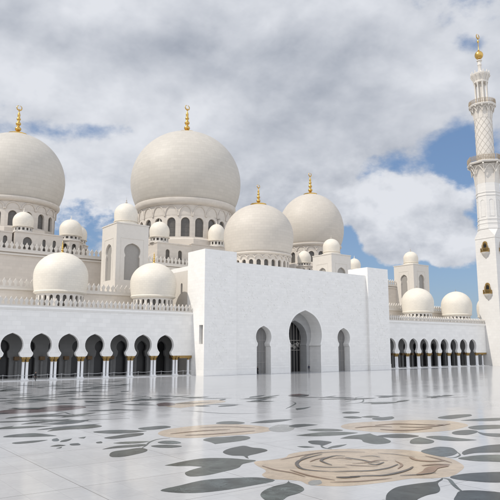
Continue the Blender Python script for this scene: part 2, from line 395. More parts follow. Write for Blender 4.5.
# outlines of the floor inlay, in metres on the courtyard floor
LEAVES = [[(13.43, 24.43), (14.6, 24.75), (16.13, 25.03), (17.52, 24.54), (18.47, 23.97), (18.73, 23.0), (17.08, 22.77), (15.59, 22.81), (14.4, 23.13), (13.65, 23.81)], [(16.31, 29.29), (17.67, 29.67), (19.15, 29.76), (20.21, 29.0), (20.74, 28.11), (21.05, 27.5), (19.88, 27.12), (19.04, 26.41), (17.8, 26.07), (16.67, 25.88), (15.97, 26.13), (16.19, 26.98), (16.71, 27.36), (17.75, 27.77), (17.32, 28.36), (16.79, 28.69)], [(21.03, 30.71), (21.98, 31.55), (22.81, 31.86), (23.49, 31.93), (23.5, 31.11), (23.77, 30.44), (23.59, 29.66), (22.49, 29.19), (21.53, 28.88), (21.07, 28.17), (21.08, 28.43), (21.3, 29.06), (20.88, 29.57)], [(22.7, 35.54), (23.81, 36.12), (24.66, 35.77), (25.84, 35.61), (26.09, 35.0), (25.64, 34.17), (24.44, 33.68), (23.43, 33.64), (22.41, 33.64), (22.6, 34.53)], [(31.88, 37.36), (33.08, 38.01), (33.94, 37.76), (34.44, 36.75), (33.0, 36.6), (31.87, 36.62)], [(28.32, 42.39), (29.43, 43.14), (30.26, 42.87), (30.49, 41.33), (29.7, 40.94), (28.81, 41.37)], [(30.75, 40.98), (32.8, 41.57), (34.28, 41.36), (35.28, 40.79), (33.51, 40.17), (31.8, 40.18)], [(16.49, 21.23), (17.15, 21.76), (17.99, 22.09), (18.81, 22.23), (19.27, 22.67), (18.99, 22.22), (18.98, 21.72), (18.8, 21.11), (18.52, 20.73), (17.89, 20.41), (17.2, 20.27), (16.54, 19.93), (16.07, 20.19), (16.22, 20.79)], [(28.13, 30.92), (28.76, 30.72), (28.98, 30.28), (29.03, 29.71), (28.26, 29.25), (27.4, 28.9), (27.57, 29.26), (27.43, 29.87)], [(26.0, 29.71), (26.48, 29.49), (26.72, 28.83), (26.07, 29.04)], [(26.98, 28.02), (27.96, 28.48), (29.16, 28.42), (27.85, 27.94)], [(29.1, 33.34), (30.57, 33.48), (31.99, 33.4), (33.17, 32.51), (33.63, 31.64), (32.13, 31.5), (30.58, 31.93), (29.55, 32.58)], [(31.65, 35.0), (32.91, 34.9), (33.81, 33.87), (33.63, 33.17), (32.55, 33.44), (31.76, 34.23)], [(30.58, 30.46), (32.28, 30.96), (33.21, 30.87), (34.06, 30.87), (33.71, 30.19), (33.5, 29.44), (32.86, 28.19), (32.34, 27.49), (31.42, 27.13), (30.69, 27.42), (30.75, 28.42), (31.41, 29.39), (31.03, 29.96)], [(33.4, 29.63), (34.52, 29.77), (35.6, 29.4), (35.96, 28.62), (35.88, 27.95), (34.91, 27.79), (33.95, 28.22), (33.47, 28.87)], [(33.35, 26.73), (34.64, 27.41), (35.43, 27.52), (35.22, 26.7), (34.81, 25.9), (33.71, 25.41), (33.02, 25.67), (32.68, 26.04)], [(35.88, 27.36), (36.62, 27.4), (37.27, 26.79), (37.26, 25.74), (37.5, 24.43), (36.3, 24.78), (35.58, 25.6), (35.63, 26.67)], [(39.27, 27.61), (40.67, 27.89), (41.52, 27.6), (41.45, 26.96), (40.1, 26.34), (38.85, 26.33), (38.55, 26.86)], [(41.21, 26.81), (40.91, 26.05), (41.61, 25.21), (41.95, 24.63), (41.47, 23.76), (40.35, 24.0), (39.78, 24.72), (39.94, 25.52)], [(42.67, 28.52), (44.38, 28.75), (45.56, 28.25), (46.34, 27.51), (46.35, 26.5), (44.76, 26.58), (43.24, 27.0), (42.07, 27.53)], [(46.17, 33.82), (48.21, 34.44), (50.17, 34.31), (51.07, 33.85), (50.33, 33.16), (48.2, 32.78), (46.24, 32.84)], [(46.13, 31.57), (48.12, 31.43), (50.2, 30.8), (51.12, 30.11), (50.84, 29.39), (49.46, 29.51), (47.85, 29.84), (46.77, 30.65)], [(30.89, 23.96), (32.08, 24.2), (33.12, 24.22), (33.4, 23.68), (32.74, 22.8), (32.2, 22.33), (31.07, 21.92), (30.25, 22.02), (30.28, 22.72), (30.46, 23.42)], [(32.11, 21.97), (33.38, 22.54), (34.97, 22.74), (36.38, 22.65), (37.5, 22.07), (36.81, 20.88), (34.86, 20.55), (33.75, 21.17), (32.88, 21.6), (31.77, 21.6)], [(30.52, 21.15), (31.7, 21.17), (32.75, 20.87), (33.76, 19.91), (33.49, 18.92), (31.88, 18.83), (31.14, 19.57), (30.61, 20.14)], [(25.86, 18.42), (26.84, 18.54), (27.76, 18.3), (29.26, 17.32), (28.89, 16.29), (27.25, 16.16), (26.41, 16.66), (25.95, 17.4), (25.74, 17.96)], [(20.43, 17.74), (21.4, 18.34), (22.28, 18.63), (23.18, 18.57), (23.95, 18.43), (24.58, 18.29), (25.45, 18.58), (25.4, 18.49), (24.39, 18.04), (23.3, 17.14), (22.73, 16.89), (22.12, 16.9), (21.23, 16.72), (20.38, 16.36), (19.67, 16.89)], [(22.03, 15.51), (23.0, 16.13), (23.87, 16.48), (24.44, 16.17), (24.8, 15.67), (25.07, 14.91), (24.73, 14.09), (23.07, 13.96), (21.72, 14.41)], [(15.35, 34.13), (15.99, 34.93), (16.75, 35.02), (17.81, 35.14), (17.91, 34.38), (17.53, 33.77), (16.54, 33.24), (15.49, 33.01), (15.13, 33.29)], [(15.7, 36.03), (16.76, 36.64), (17.83, 36.57), (18.75, 36.29), (18.56, 35.78), (17.73, 35.67), (16.72, 35.96)], [(17.26, 37.91), (18.14, 37.98), (19.57, 37.18), (18.71, 36.93), (17.73, 37.25)], [(17.72, 40.4), (18.82, 40.87), (20.23, 41.24), (20.94, 40.9), (20.47, 40.12), (19.19, 39.71), (18.01, 39.73)], [(18.28, 43.68), (19.32, 43.91), (20.64, 43.26), (21.72, 41.77), (20.23, 41.56), (18.84, 42.29)], [(21.81, 43.45), (23.02, 43.79), (24.26, 43.61), (24.28, 42.69), (23.03, 42.17), (21.91, 42.31)], [(19.73, 36.42), (20.38, 36.73), (20.91, 36.33), (20.86, 35.32), (20.18, 35.31), (19.76, 35.88)], [(18.72, 35.41), (19.37, 35.42), (20.04, 34.81), (20.23, 34.13), (19.46, 34.04), (18.8, 34.63)], [(15.65, 45.99), (16.98, 47.43), (18.47, 47.8), (19.99, 47.44), (20.12, 46.34), (18.73, 45.76), (17.29, 46.13)], [(16.59, 50.54), (17.86, 50.65), (19.48, 51.13), (21.12, 51.23), (19.38, 49.51), (17.85, 49.44)], [(12.27, 45.07), (13.29, 45.82), (14.63, 45.57), (15.45, 43.28), (14.09, 43.83), (12.91, 44.47)], [(12.92, 49.76), (13.85, 50.51), (14.6, 50.71), (13.72, 49.73), (12.77, 49.17)], [(14.75, 42.06), (15.08, 42.21), (14.71, 40.98), (14.47, 41.06)], [(15.0, 41.04), (15.85, 41.46), (15.06, 40.45), (14.67, 40.48)], [(12.01, 41.95), (13.22, 42.11), (14.33, 41.82), (13.23, 41.3), (12.13, 41.46)], [(13.57, 38.09), (14.09, 38.5), (13.8, 38.01)], [(13.53, 39.06), (14.17, 39.42), (14.49, 38.88), (13.95, 38.8)], [(14.9, 39.27), (15.44, 39.28), (15.27, 38.5), (14.8, 38.65)], [(16.28, 41.48), (16.94, 41.69), (16.54, 41.05)], [(16.51, 38.89), (16.92, 39.05), (16.72, 38.42), (16.46, 38.46)], [(41.61, 47.63), (42.97, 47.76), (44.04, 48.01), (41.93, 46.76), (40.71, 46.45)], [(42.07, 36.9), (43.83, 37.03), (42.94, 36.06), (41.91, 36.09)], [(42.32, 41.81), (43.84, 42.23), (44.15, 41.21), (42.61, 41.05)], [(40.93, 36.82), (42.48, 37.26), (42.63, 35.92), (40.82, 35.82)], [(41.3, 38.44), (42.74, 38.55), (42.96, 37.68), (41.59, 37.64)], [(39.89, 39.3), (41.13, 39.26), (41.02, 38.07), (39.87, 38.18)]]
GREY_PETALS = [[(30.56, 37.98), (32.24, 38.64), (32.55, 38.01), (30.27, 35.36), (29.33, 35.39), (29.13, 36.21)], [(19.59, 21.64), (20.1, 21.92), (20.47, 21.77), (20.11, 21.26), (19.68, 21.07), (19.38, 21.22)]]
ROSES = [[(20.83, 27.3), (21.77, 27.15), (22.93, 27.24), (23.89, 27.93), (25.58, 28.04), (27.5, 27.41), (28.97, 26.3), (30.3, 25.07), (30.65, 23.71), (30.38, 22.24), (30.12, 21.26), (29.45, 20.3), (28.77, 19.6), (27.48, 18.97), (26.05, 18.56), (24.9, 18.86), (24.21, 19.38), (23.13, 19.51), (21.99, 19.72), (20.7, 20.06), (19.79, 20.73), (19.38, 21.42), (19.57, 22.18), (19.26, 22.68), (18.72, 23.36), (18.97, 24.3), (19.73, 24.94), (20.27, 26.49)], [(35.39, 35.11), (37.49, 35.92), (39.78, 35.46), (41.68, 34.91), (43.68, 33.85), (45.1, 32.34), (44.76, 30.46), (44.01, 29.41), (42.03, 28.63), (39.54, 28.4), (37.39, 29.02), (35.71, 29.95), (34.94, 31.18), (34.54, 32.49), (34.42, 33.62)], [(21.62, 39.88), (22.81, 41.3), (24.69, 42.01), (27.08, 42.12), (29.05, 41.43), (30.11, 39.46), (30.13, 37.57), (29.36, 36.37), (28.1, 35.98), (26.5, 35.91), (24.93, 36.17), (23.42, 36.41), (22.19, 37.05), (21.48, 38.16)], [(32.2, 57.98), (36.32, 60.77), (40.51, 60.9), (40.57, 58.7), (36.2, 56.37), (32.39, 55.18)]]
DARK_ROSES = [[(16.14, 62.56), (17.97, 64.13), (19.88, 63.93), (23.45, 65.24), (25.04, 63.63), (24.85, 61.49), (22.05, 59.87), (20.0, 59.66), (17.68, 59.75), (15.68, 60.72)], [(52.95, 61.78), (54.92, 62.02), (54.51, 59.78), (52.26, 58.26), (51.15, 59.29)], [(32.71, 60.73), (34.19, 61.59), (34.61, 60.51), (33.01, 57.92), (31.53, 58.07)]]
LINES = [([(25.28, 26.68), (24.3, 26.48), (23.33, 26.17), (22.62, 25.78), (22.02, 25.18), (21.52, 24.22), (21.71, 23.45), (22.18, 22.85)], 0.1), ([(25.93, 25.46), (25.58, 25.84), (24.73, 25.69), (23.93, 25.34), (23.6, 24.69), (23.41, 23.96)], 0.09), ([(22.43, 24.53), (22.74, 23.79), (23.66, 23.11)], 0.06), ([(23.3, 26.38), (24.61, 26.98), (25.86, 27.04), (26.97, 26.47), (27.79, 25.63)], 0.05), ([(25.65, 25.19), (25.68, 24.6), (25.79, 24.02), (25.74, 23.26), (26.2, 23.09)], 0.08), ([(21.47, 21.71), (21.77, 21.41), (22.51, 21.13)], 0.16), ([(22.09, 21.39), (23.03, 20.96), (23.71, 20.6), (24.86, 20.63), (25.82, 20.83), (26.52, 21.13)], 0.11), ([(22.14, 22.82), (23.04, 22.3), (23.94, 21.78), (25.2, 21.68), (26.43, 22.04)], 0.08), ([(28.15, 24.94), (28.66, 24.1), (28.84, 22.8)], 0.05), ([(25.36, 23.19), (25.38, 22.65), (26.27, 22.86)], 0.08), ([(26.45, 24.79), (27.19, 24.55), (27.27, 24.02)], 0.06), ([(24.2, 20.09), (25.21, 19.68), (26.2, 19.47)], 0.07)]
TAN_LINES = [([(20.36, 26.08), (20.25, 24.86), (20.46, 23.78), (20.35, 22.69)], 0.07), ([(22.21, 26.82), (23.92, 27.08), (25.82, 27.25)], 0.06), ([(20.86, 24.4), (20.7, 22.72), (20.96, 21.27)], 0.08), ([(20.48, 21.11), (21.74, 20.42), (23.45, 19.95)], 0.07), ([(29.69, 22.76), (29.45, 21.58), (29.1, 20.56)], 0.07), ([(24.06, 23.64), (24.5, 22.97), (25.15, 22.31)], 0.06), ([(24.65, 25.37), (25.36, 25.14), (25.41, 24.42)], 0.06), ([(24.67, 23.71), (25.33, 23.39), (26.45, 23.45), (26.78, 23.02)], 0.07), ([(27.09, 22.79), (26.49, 21.82), (25.47, 21.26)], 0.06), ([(23.14, 25.39), (23.91, 25.73), (24.83, 25.89)], 0.06), ([(28.74, 23.08), (28.26, 22.28), (28.51, 21.54), (29.25, 21.17)], 0.16), ([(25.09, 19.71), (26.08, 19.86), (27.13, 20.33), (28.21, 20.19)], 0.3), ([(27.11, 21.01), (28.03, 20.8), (28.53, 20.29)], 0.14), ([(37.79, 33.69), (39.82, 33.36), (41.18, 31.93), (42.27, 30.33)], 0.25), ([(36.29, 31.87), (37.36, 30.37), (40.17, 30.03)], 0.28), ([(38.66, 31.9), (40.23, 30.72), (43.4, 30.66)], 0.25), ([(35.4, 33.61), (37.0, 33.52), (38.16, 32.28)], 0.2), ([(22.32, 39.36), (24.89, 39.39), (27.15, 38.72)], 0.16), ([(22.8, 38.07), (24.91, 37.41), (28.17, 36.93)], 0.16), ([(25.94, 41.07), (28.05, 40.01), (29.2, 38.26)], 0.13)]
STEMS = [([(25.43, 18.51), (25.44, 18.18), (24.77, 17.5), (24.23, 16.92), (23.83, 16.4)], 0.1), ([(27.48, 29.08), (27.05, 28.44), (26.98, 28.02), (27.1, 27.71)], 0.09), ([(17.91, 35.06), (18.56, 35.78), (19.43, 36.91), (20.42, 37.64), (21.36, 37.67)], 0.07), ([(32.32, 22.45), (31.58, 21.74), (30.65, 21.44), (30.21, 21.66)], 0.06), ([(41.27, 27.1), (41.03, 26.61)], 0.1)]

# ================================================================== THE SETTING: courtyard floor
b = B(); b.face([(-1500, -1500, -0.02), (1500, -1500, -0.02), (1500, 1500, -0.02), (-1500, 1500, -0.02)])
tag(build('ground', b, plain('pale_ground_stone', (0.42, 0.41, 0.39), 0.7), None, smooth=0), kind='structure')
b = B(); b.face([(-60, -60, 0), (188, -60, 0), (188, 119, 0), (-60, 119, 0)])
floor = tag(build('courtyard_floor', b, 'floor', None, smooth=0), 'polished white marble courtyard floor inlaid with dark leaves and beige roses', kind='structure')

def smooth_loop(P, n=4):
    out = []; N = len(P)
    for i in range(N):
        p0, p1, p2, p3 = (Vector(P[(i + k) % N]) for k in (-1, 0, 1, 2))
        e1 = (p2 - p1).length
        def tan(a, b, c):
            l1 = (b - a).length; l2 = (c - b).length
            d1 = (b - a) / max(l1, 1e-6); d2 = (c - b) / max(l2, 1e-6)
            return Vector((0, 0)) if d1.dot(d2) < -0.2 else (d1 + d2) * 0.5
        m1 = tan(p0, p1, p2) * e1; m2 = tan(p1, p2, p3) * e1
        for k in range(n):
            t = k / n; h = (2 * t**3 - 3 * t**2 + 1, t**3 - 2 * t**2 + t, -2 * t**3 + 3 * t**2, t**3 - t**2)
            q = p1 * h[0] + m1 * h[1] + p2 * h[2] + m2 * h[3]; out.append((q.x, q.y))
    return out
def inlay(name, P, mat, z, label=None):
    L = smooth_loop(P); bb = B()
    for t in tessellate_polygon([[Vector((p[0], p[1], 0)) for p in L]]):
        bb.face([(L[k][0], L[k][1], z) for k in t])
    o = build(name, bb, mat, floor, (0, 0, 0), 0)
    for p in o.data.polygons:
        if p.normal.z < 0: p.flip()
    if label: o['label'] = label
    return o
def ribbon(bb, P, w, z):
    P = [Vector(p) for p in P]; Q = []
    for i in range(len(P) - 1):
        a, b_, c, d = P[max(i - 1, 0)], P[i], P[i + 1], P[min(i + 2, len(P) - 1)]
        for k in range(5):
            t = k / 5; Q.append(0.5 * ((2 * b_) + (c - a) * t + (2 * a - 5 * b_ + 4 * c - d) * t * t + (3 * b_ - a - 3 * c + d) * t**3))
    Q.append(P[-1]); n = len(Q); L = []; R = []
    for i, q in enumerate(Q):
        t = (Q[min(i + 1, n - 1)] - Q[max(i - 1, 0)]).normalized(); nn = Vector((-t.y, t.x))
        ww = w * (0.35 + 0.65 * math.sin(PI * min(1, max(0, i / (n - 1)))))
        L.append(q + nn * ww); R.append(q - nn * ww)
    for i in range(n - 1):
        bb.face([(L[i].x, L[i].y, z), (R[i].x, R[i].y, z), (R[i + 1].x, R[i + 1].y, z), (L[i + 1].x, L[i + 1].y, z)])
for i, P in enumerate(ROSES): inlay('rose_inlay', P, 'petal', 0.003 + i * .0002, 'broad beige marble rose')
for i, P in enumerate(DARK_ROSES): inlay('rose_inlay', P, 'mauve', 0.004 + i * .0002, 'dark mauve marble rose')
for P in GREY_PETALS: inlay('petal_inlay', P, 'greypetal', 0.0052)
for i, P in enumerate(LEAVES): inlay('leaf_inlay', P, 'leaf', 0.006 + i * 0.00015)
# leaves far out on the courtyard, where the photograph shows only thin dark streaks
def far_leaf(x, y, a, L, w):
    pts = []
    for k in range(10):
        t = k / 9; pts.append((L * (t - .5), w * math.sin(PI * t**0.85)))
    for k in range(8, 0, -1):
        t = k / 9; pts.append((L * (t - .5), -w * 0.8 * math.sin(PI * t**0.85)))
    c, s = math.cos(a), math.sin(a)
    return [(x + p * c - q * s, y + p * s + q * c) for p, q in pts]
n = 0
rl = random.Random(21)
while n < 42:
    y = rl.uniform(46, 104); k = rl.uniform(0.25, 1.62); x = k * y
    if x > 150 or (k > 0.95 and y > 62): continue
    if math.hypot(x, y) < 70 and k > .42: continue
    if k > .48 and .6 * x + .8 * y > 80: continue
    inlay('leaf_inlay', far_leaf(x, y, rl.uniform(-.9, .5), rl.uniform(3.0, 5.5), rl.uniform(.35, .7)), 'leaf', 0.014 + n * 0.0002); n += 1
bb = B(); n = 0
while n < 95:
    y = rl.uniform(44, 106); k = rl.uniform(0.22, 1.62); x = k * y; d = math.hypot(x, y)
    if x > 165 or d < 62 or (k > .7 and d < 72): continue
    if k > .6 and rl.random() < .45: continue
    if k > .48 and .6 * x + .8 * y > 80: continue
    L = smooth_loop(far_leaf(x, y, rl.uniform(-1.0, .6), rl.uniform(1.5, 5.0), rl.uniform(.18, .55)), 2); z = 0.024 + n * 0.0002
    for t in tessellate_polygon([[Vector((p[0], p[1], 0)) for p in L]]): bb.face([(L[q][0], L[q][1], z) for q in t])
    n += 1
o = build('leaf_inlay', bb, 'leaf', floor, smooth=0); o['kind'] = 'stuff'
for p in o.data.polygons:
    if p.normal.z < 0: p.flip()
bb = B()
for P, w in LINES: ribbon(bb, P, w, 0.030)
build('rose_outline_inlay', bb, 'brown', floor, smooth=0)
bb = B()
for P, w in TAN_LINES: ribbon(bb, P, w, 0.026)
build('rose_shading_inlay', bb, 'tan', floor, smooth=0)
bb = B()
for P, w in STEMS: ribbon(bb, P, w, 0.009)
for q in range(26):
    y = rl.uniform(48, 100); k = rl.uniform(0.25, 1.3); x = k * y
    if k > .48 and .6 * x + .8 * y > 78: continue
    a = rl.uniform(-1.0, .6); P = [(x, y)]
    for j in range(5):
        a += rl.uniform(-.5, .5); P.append((P[-1][0] + 1.6 * math.cos(a), P[-1][1] + 1.6 * math.sin(a)))
    ribbon(bb, P, .10, 0.010)
build('stem_inlay', bb, 'leaf', floor, smooth=0)

# ================================================================== ARCADE WINGS
YA = 116.7
ZCAP = 4.32
def make_column(parent, x, y):
    b = B(); b.box(x - .36, x + .36, y - .36, y + .36, 0, .22)
    b.lathe([(.36, .22), (.36, .34), (.30, .40), (.27, .46), (.255, 3.32), (.30, 3.38), (.30, 3.42)], 16, x, y)
    c = build('column', b, 'shaft', parent, (x, y, 0))
    b = B(); b.lathe([(.28, 3.42), (.30, 3.55), (.27, 3.60), (.31, 3.75), (.40, 3.92), (.44, 4.02)], 16, x, y)
    b.box(x - .42, x + .42, y - .42, y + .42, 4.02, ZCAP)
    build('capital', b, 'capital', c, (x, y, 0))
    return c
COLUMN = [None]
def column(parent, x, y):
    if COLUMN[0] is None: COLUMN[0] = make_column(parent, x, y); return COLUMN[0]
    return dup(COLUMN[0], parent, (x, y, 0))
def arcade_dome(parent, x, y, r, zr, za, label, fin=3.0):
    """drum of small arches, overhanging rim, dome"""
    z0 = 13.6
    b = B(); nb = 22; rd = r * .86; L = 2 * PI * rd / nb
    for k in range(nb):
        f = lambda s, t, d, k=k: (x + (rd + d) * math.cos((s / rd) + 2 * PI * k / nb), y + (rd + d) * math.sin((s / rd) + 2 * PI * k / nb), t)
        b.slab([(-L / 2, z0), (L / 2, z0), (L / 2, zr), (-L / 2, zr)], [list(reversed(round_arch(0, z0 + .45, L * .56, zr - .45, 8)))], f, -.45, 0)
    b.lathe([(rd + .1, z0), (rd + .22, z0 + .1), (rd + .22, z0 + .4), (rd, z0 + .5)], 44, x, y)
    dr = build('drum', b, 'trim', parent, (x, y, 0))
    b = B().lathe([(rd - .6, z0), (rd - .6, zr)], 32, x, y); build('drum_core', b, 'glass', dr, (x, y, 0))
    b = B(); zc = zr + (za - zr) * .42
    pr = [(rd - .3, zr - .15), (rd + .15, zr - .1), (r * .955, zr + .12), (r * .975, zr + .30), (r * .955, zr + .45)] + dome_profile(r, r * .945, zr + .5, zc, za)
    b.lathe(pr, 64, x, y)
    d = build('dome', b, 'dome_small', parent, (x, y, 0), 40, label=label)
    finial(d, x, y, za, fin, 'gold' if fin > 2 else 'rail')
    return d
def arcade(name, x0, x1, xw, centers, flat, label, domes, endcol):
    """x0..x1 the whole body, xw where the open front ends, flat = the lintel bay beside a bigger building"""
    t = thing(name, ((x0 + x1) / 2, YA, 0), label, 'arcade', 'arcade wings of the courtyard')
    JAMB, WAIST, R = 1.95, 1.42, 2.05
    bot = []
    for c in centers:
        bot += horseshoe(c, ZCAP, JAMB, ZCAP, WAIST, R, 6.57, 8.66, 20, .16)
    fx0, fx1 = min(flat), max(flat)
    if flat[1] > flat[0]: pass
    bot2 = [(x0, ZCAP)] + bot + [(xw, ZCAP)]
    wall = bot2 + [(xw, 13.2), (x0, 13.2)]
    b = B(); b.slab(wall, [], XZ, YA, YA + .75)
    w = build('wall', b, 'white', t, smooth=20)
    # raised rim round every arch
    for c in centers:
        b = B(); o = horseshoe(c, ZCAP, JAMB + .02, ZCAP, WAIST + .02, R + .02, 6.57, 8.68, 20, .16)
        i = horseshoe(c, ZCAP, JAMB + .22, ZCAP, WAIST + .20, R + .22, 6.57, 8.90, 20, .16)
        b.slab(o + list(reversed(i)), [], XZ, YA - .05, YA + .02)
        build('arch_moulding', b, 'white_trim', w, smooth=30)
    b = B(); b.box(x0, x1, YA - .12, YA + .6, 13.2, 13.45); b.box(x0, x1, YA - .28, YA + .9, 13.45, 13.85); b.box(x0, x1, YA + .6, YA + .75, 13.2, 13.45)
    build('cornice', b, 'white_trim', t, smooth=0)
    b = B(); b.box(x0, x1, YA + .9, 130, 12.9, 13.6); build('roof', b, 'white_trim', t, smooth=0)
    b = B(); merlons(b, (x0, YA + .05), (x1, YA + .05), 13.85); build('parapet', b, 'trim', t, smooth=0)
    b = B(); b.box(x0, x1, YA - 1.0, YA + 7.6, 0.002, .10); build('plinth', b, 'white_trim', t, smooth=0)
    # pairs of columns under every pier, two deep, with a gilded beam over them
    piers = [(centers[k] + centers[k + 1]) / 2 for k in range(len(centers) - 1)]
    first = centers[0] - (centers[1] - centers[0]) / 2; last = centers[-1] + (centers[-1] - centers[-2]) / 2
    piers = [first] + piers + [last]
    for p in piers:
        for dx in (-.36, .36):
            for dy in (.38,): column(t, p + dx, YA + dy)
        build('impost_block', B().box(p - .80, p + .80, YA - .03, YA + .79, ZCAP - .18, ZCAP), 'capital', t, smooth=0)
    for ex in endcol:
        for dy in (.38,): column(t, ex, YA + dy)
    b = B(); b.box(fx0 + .2, fx1, YA - .06, YA + .815, ZCAP - .55, ZCAP + .005)
    build('lintel', b, 'capital', t, smooth=0)
    # inner arcade wall with its own arches, dark glass behind
    sp = abs(centers[1] - centers[0]) * .93; cs = []; c = centers[0] - 3.0
    while c < xw - 3: cs.append(c); c += sp * 1.0
    cs = [c for c in cs if c - 2.5 > x0]
    bot = []
    for q, c in enumerate(cs): bot += horseshoe(c, .1, 1.25, ZCAP - .3, .8, 1.2, 6.2, 7.5, 14, .12)
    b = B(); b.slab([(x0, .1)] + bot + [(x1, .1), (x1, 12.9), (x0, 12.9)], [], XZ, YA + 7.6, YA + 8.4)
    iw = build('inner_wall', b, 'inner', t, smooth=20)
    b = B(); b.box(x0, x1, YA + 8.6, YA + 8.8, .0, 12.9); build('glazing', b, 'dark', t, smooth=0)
    q0 = None
    for c in cs:
        q = c + sp / 2
        if q0 is None:
            q0 = build('engaged_column', B().lathe([(.30, .1), (.30, 3.4)], 14), 'inner', iw, (q, YA + 7.2, 0), local=True)
            build('inner_capital', B().box(-.5, .5, -.45, .38, 3.6, ZCAP), 'innercap', q0, (q, YA + 7.2, 0), smooth=0, local=True)
        else: dup(q0, t, (q, YA + 7.2, 0))
    q0.parent = t; q0.location = WP[q0.name] - WP[t.name]
    for d in domes: arcade_dome(t, *d)
    return t
LC = [32.36 + 5.37 * k for k in range(-4, 7)]
left_arcade = arcade('arcade', 8.2, 71.3, 71.3, LC, (67.9, 71.2), 'long white arcade of horseshoe arches on the left with two cream domes and gilded capitals',
    [(43.1, 123, 5.5, 17.0, 25.7, 'left and larger of the two cream arcade domes'), (64.6, 123, 5.25, 17.15, 25.3, 'cream arcade dome next to the entrance block')], [70.6])
RC = [138.9 + 5.11 * k for k in range(9)]
right_arcade = arcade('arcade', 132.7, 216, 187.6, RC, (182.9, 187.5), 'far white arcade on the right running between the entrance block and the minaret',
    [(160.1, 123, 5.1, 17.0, 25.1, 'cream arcade dome in front of the right tower', 1.1), (181.2, 123, 5.1, 16.8, 25.1, 'cream arcade dome beside the minaret', 1.1), (202.6, 123, 5.1, 16.8, 25.1, 'cream arcade dome behind the minaret', 1.1)], [185.6])

# ================================================================== ENTRANCE BLOCK
XC = 101.75
gate = thing('entrance_block', (XC, 111.7, 0), 'tall plain white marble entrance block with a big pointed arch between two small ones', 'building')
Y1 = 112.45
# corner piers; the left one has a slot window in its sunny side
b = B(); b.slab([(111.7, 0), (119, 0), (119, 27.9), (111.7, 27.9)], [[(112.25, 6.85), (113.75, 6.85), (113.75, 11.0), (112.25, 11.0)]], YZ, 71.3, 72.1)
b.box(72.1, 80.0, 111.7, 119, 0, 27.9)
pier = build('corner_pier', b, 'white_carved', gate, smooth=0)
b = B(); b.box(72.04, 72.095, 112.25, 113.75, 6.85, 11.0); build('window', b, 'blind', pier, smooth=0)
b = B(); b.box(124.2, 132.6, 111.7, 119, 0, 27.9); build('corner_pier', b, 'white_carved', gate, smooth=0)
SA = [88.4, 115.1]
foot = [(80.0, 0)]
foot += horseshoe(SA[0], 0, 2.10, 6.3, 1.78, 2.32, 8.55, 10.95, 20, .22)
foot += horseshoe(XC - .05, 0, 5.05, 6.9, 4.75, 5.5, 9.3, 14.95, 30, .35)
foot += horseshoe(SA[1], 0, 2.10, 6.3, 1.78, 2.32, 8.55, 10.95, 20, .22)
foot += [(124.2, 0), (124.2, 25.65), (80.0, 25.65)]
b = B(); b.slab(foot, [], XZ, Y1, Y1 + 4.0)
gw = build('front_wall', b, 'white_carved', gate, smooth=20)
for c, q in ((SA[0], 1), (SA[1], 1), (XC - .05, 2)):
    if q == 1:
        o = horseshoe(c, 0, 2.10, 6.3, 1.78, 2.32, 8.55, 10.95, 20, .22); i = horseshoe(c, 0, 2.34, 6.3, 2.0, 2.56, 8.55, 11.22, 20, .22)
    else:
        o = horseshoe(c, 0, 5.05, 6.9, 4.75, 5.5, 9.3, 14.95, 30, .35); i = horseshoe(c, 0, 5.45, 6.9, 5.13, 5.9, 9.3, 15.4, 30, .35)
    b = B(); b.slab(o + list(reversed(i)), [], XZ, Y1 - .06, Y1 + .01)
    build('arch_moulding', b, 'white_trim', gw, smooth=30)
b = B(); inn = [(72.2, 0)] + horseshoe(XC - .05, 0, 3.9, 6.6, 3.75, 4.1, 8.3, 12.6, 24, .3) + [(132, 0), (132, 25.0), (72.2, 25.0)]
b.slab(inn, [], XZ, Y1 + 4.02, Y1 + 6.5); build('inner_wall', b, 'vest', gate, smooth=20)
b = B(); b.box(XC - 5, XC + 5, Y1 + 6.9, Y1 + 7.0, 0, 13); scr = build('door_screen', b, 'dark', gate, smooth=0)
b = B()                                                   # pale flower tracery on the dark glass
for k in range(7):
    a0 = rnd.uniform(0, 6.28); px = XC - 3.6 + k * 1.15; pz = 6.6 + rnd.uniform(-.5, .6)
    for j in range(5):
        a = a0 + j * 2 * PI / 5
        b.tube([(px + .12 * math.cos(a), Y1 + 6.86, pz + .12 * math.sin(a)), (px + .38 * math.cos(a + .25), Y1 + 6.84, pz + .38 * math.sin(a + .25)), (px + .55 * math.cos(a), Y1 + 6.86, pz + .55 * math.sin(a))], [.05, .15, .04], 6)
b.tube([(XC - 4 + .5 * k, Y1 + 6.86, 6.6 + .45 * math.sin(k * 1.1)) for k in range(17)], .06, 6)
build('flower_tracery', b, 'trim', scr)
b = B()
for k in range(9): b.box(XC - 4 + k - .05, XC - 4 + k + .05, Y1 + 6.80, Y1 + 6.88, 0, 12.6)
for z in (5.4, 7.9): b.box(XC - 4.6, XC + 4.6, Y1 + 6.78, Y1 + 6.87, z - .06, z + .06)
build('screen_frame', b, 'rib', scr, smooth=0)
for c in SA:
    b = B(); b.slab(horseshoe(c, 0, 2.14, 6.3, 1.83, 2.36, 8.55, 11.0, 20, .22), [], XZ, Y1 + 1.95, Y1 + 2.03); sd = build('side_door', b, 'blindpane', gate, smooth=0)
    b = B()
    for k in range(5): b.box(c - 2.0 + k - .06, c - 2.0 + k + .06, Y1 + 1.88, Y1 + 1.96, 0, 10.0 if 0 < k < 4 else 6.0)
    for z in (2.6, 5.2, 7.8): b.box(c - 1.95, c + 1.95, Y1 + 1.87, Y1 + 1.95, z - .06, z + .06)
    build('door_frame', b, 'blind', sd, smooth=0)
build('roof', B().box(80.0, 124.2, 116.5, 150, 24.6, 25.64), 'white_trim', gate, smooth=0)
for x0, x1 in ((72.4, 79.99), (124.21, 132)): build('side_roof', B().box(x0, x1, 119, 150, 24.0, 25.0), 'white_trim', gate, smooth=0)
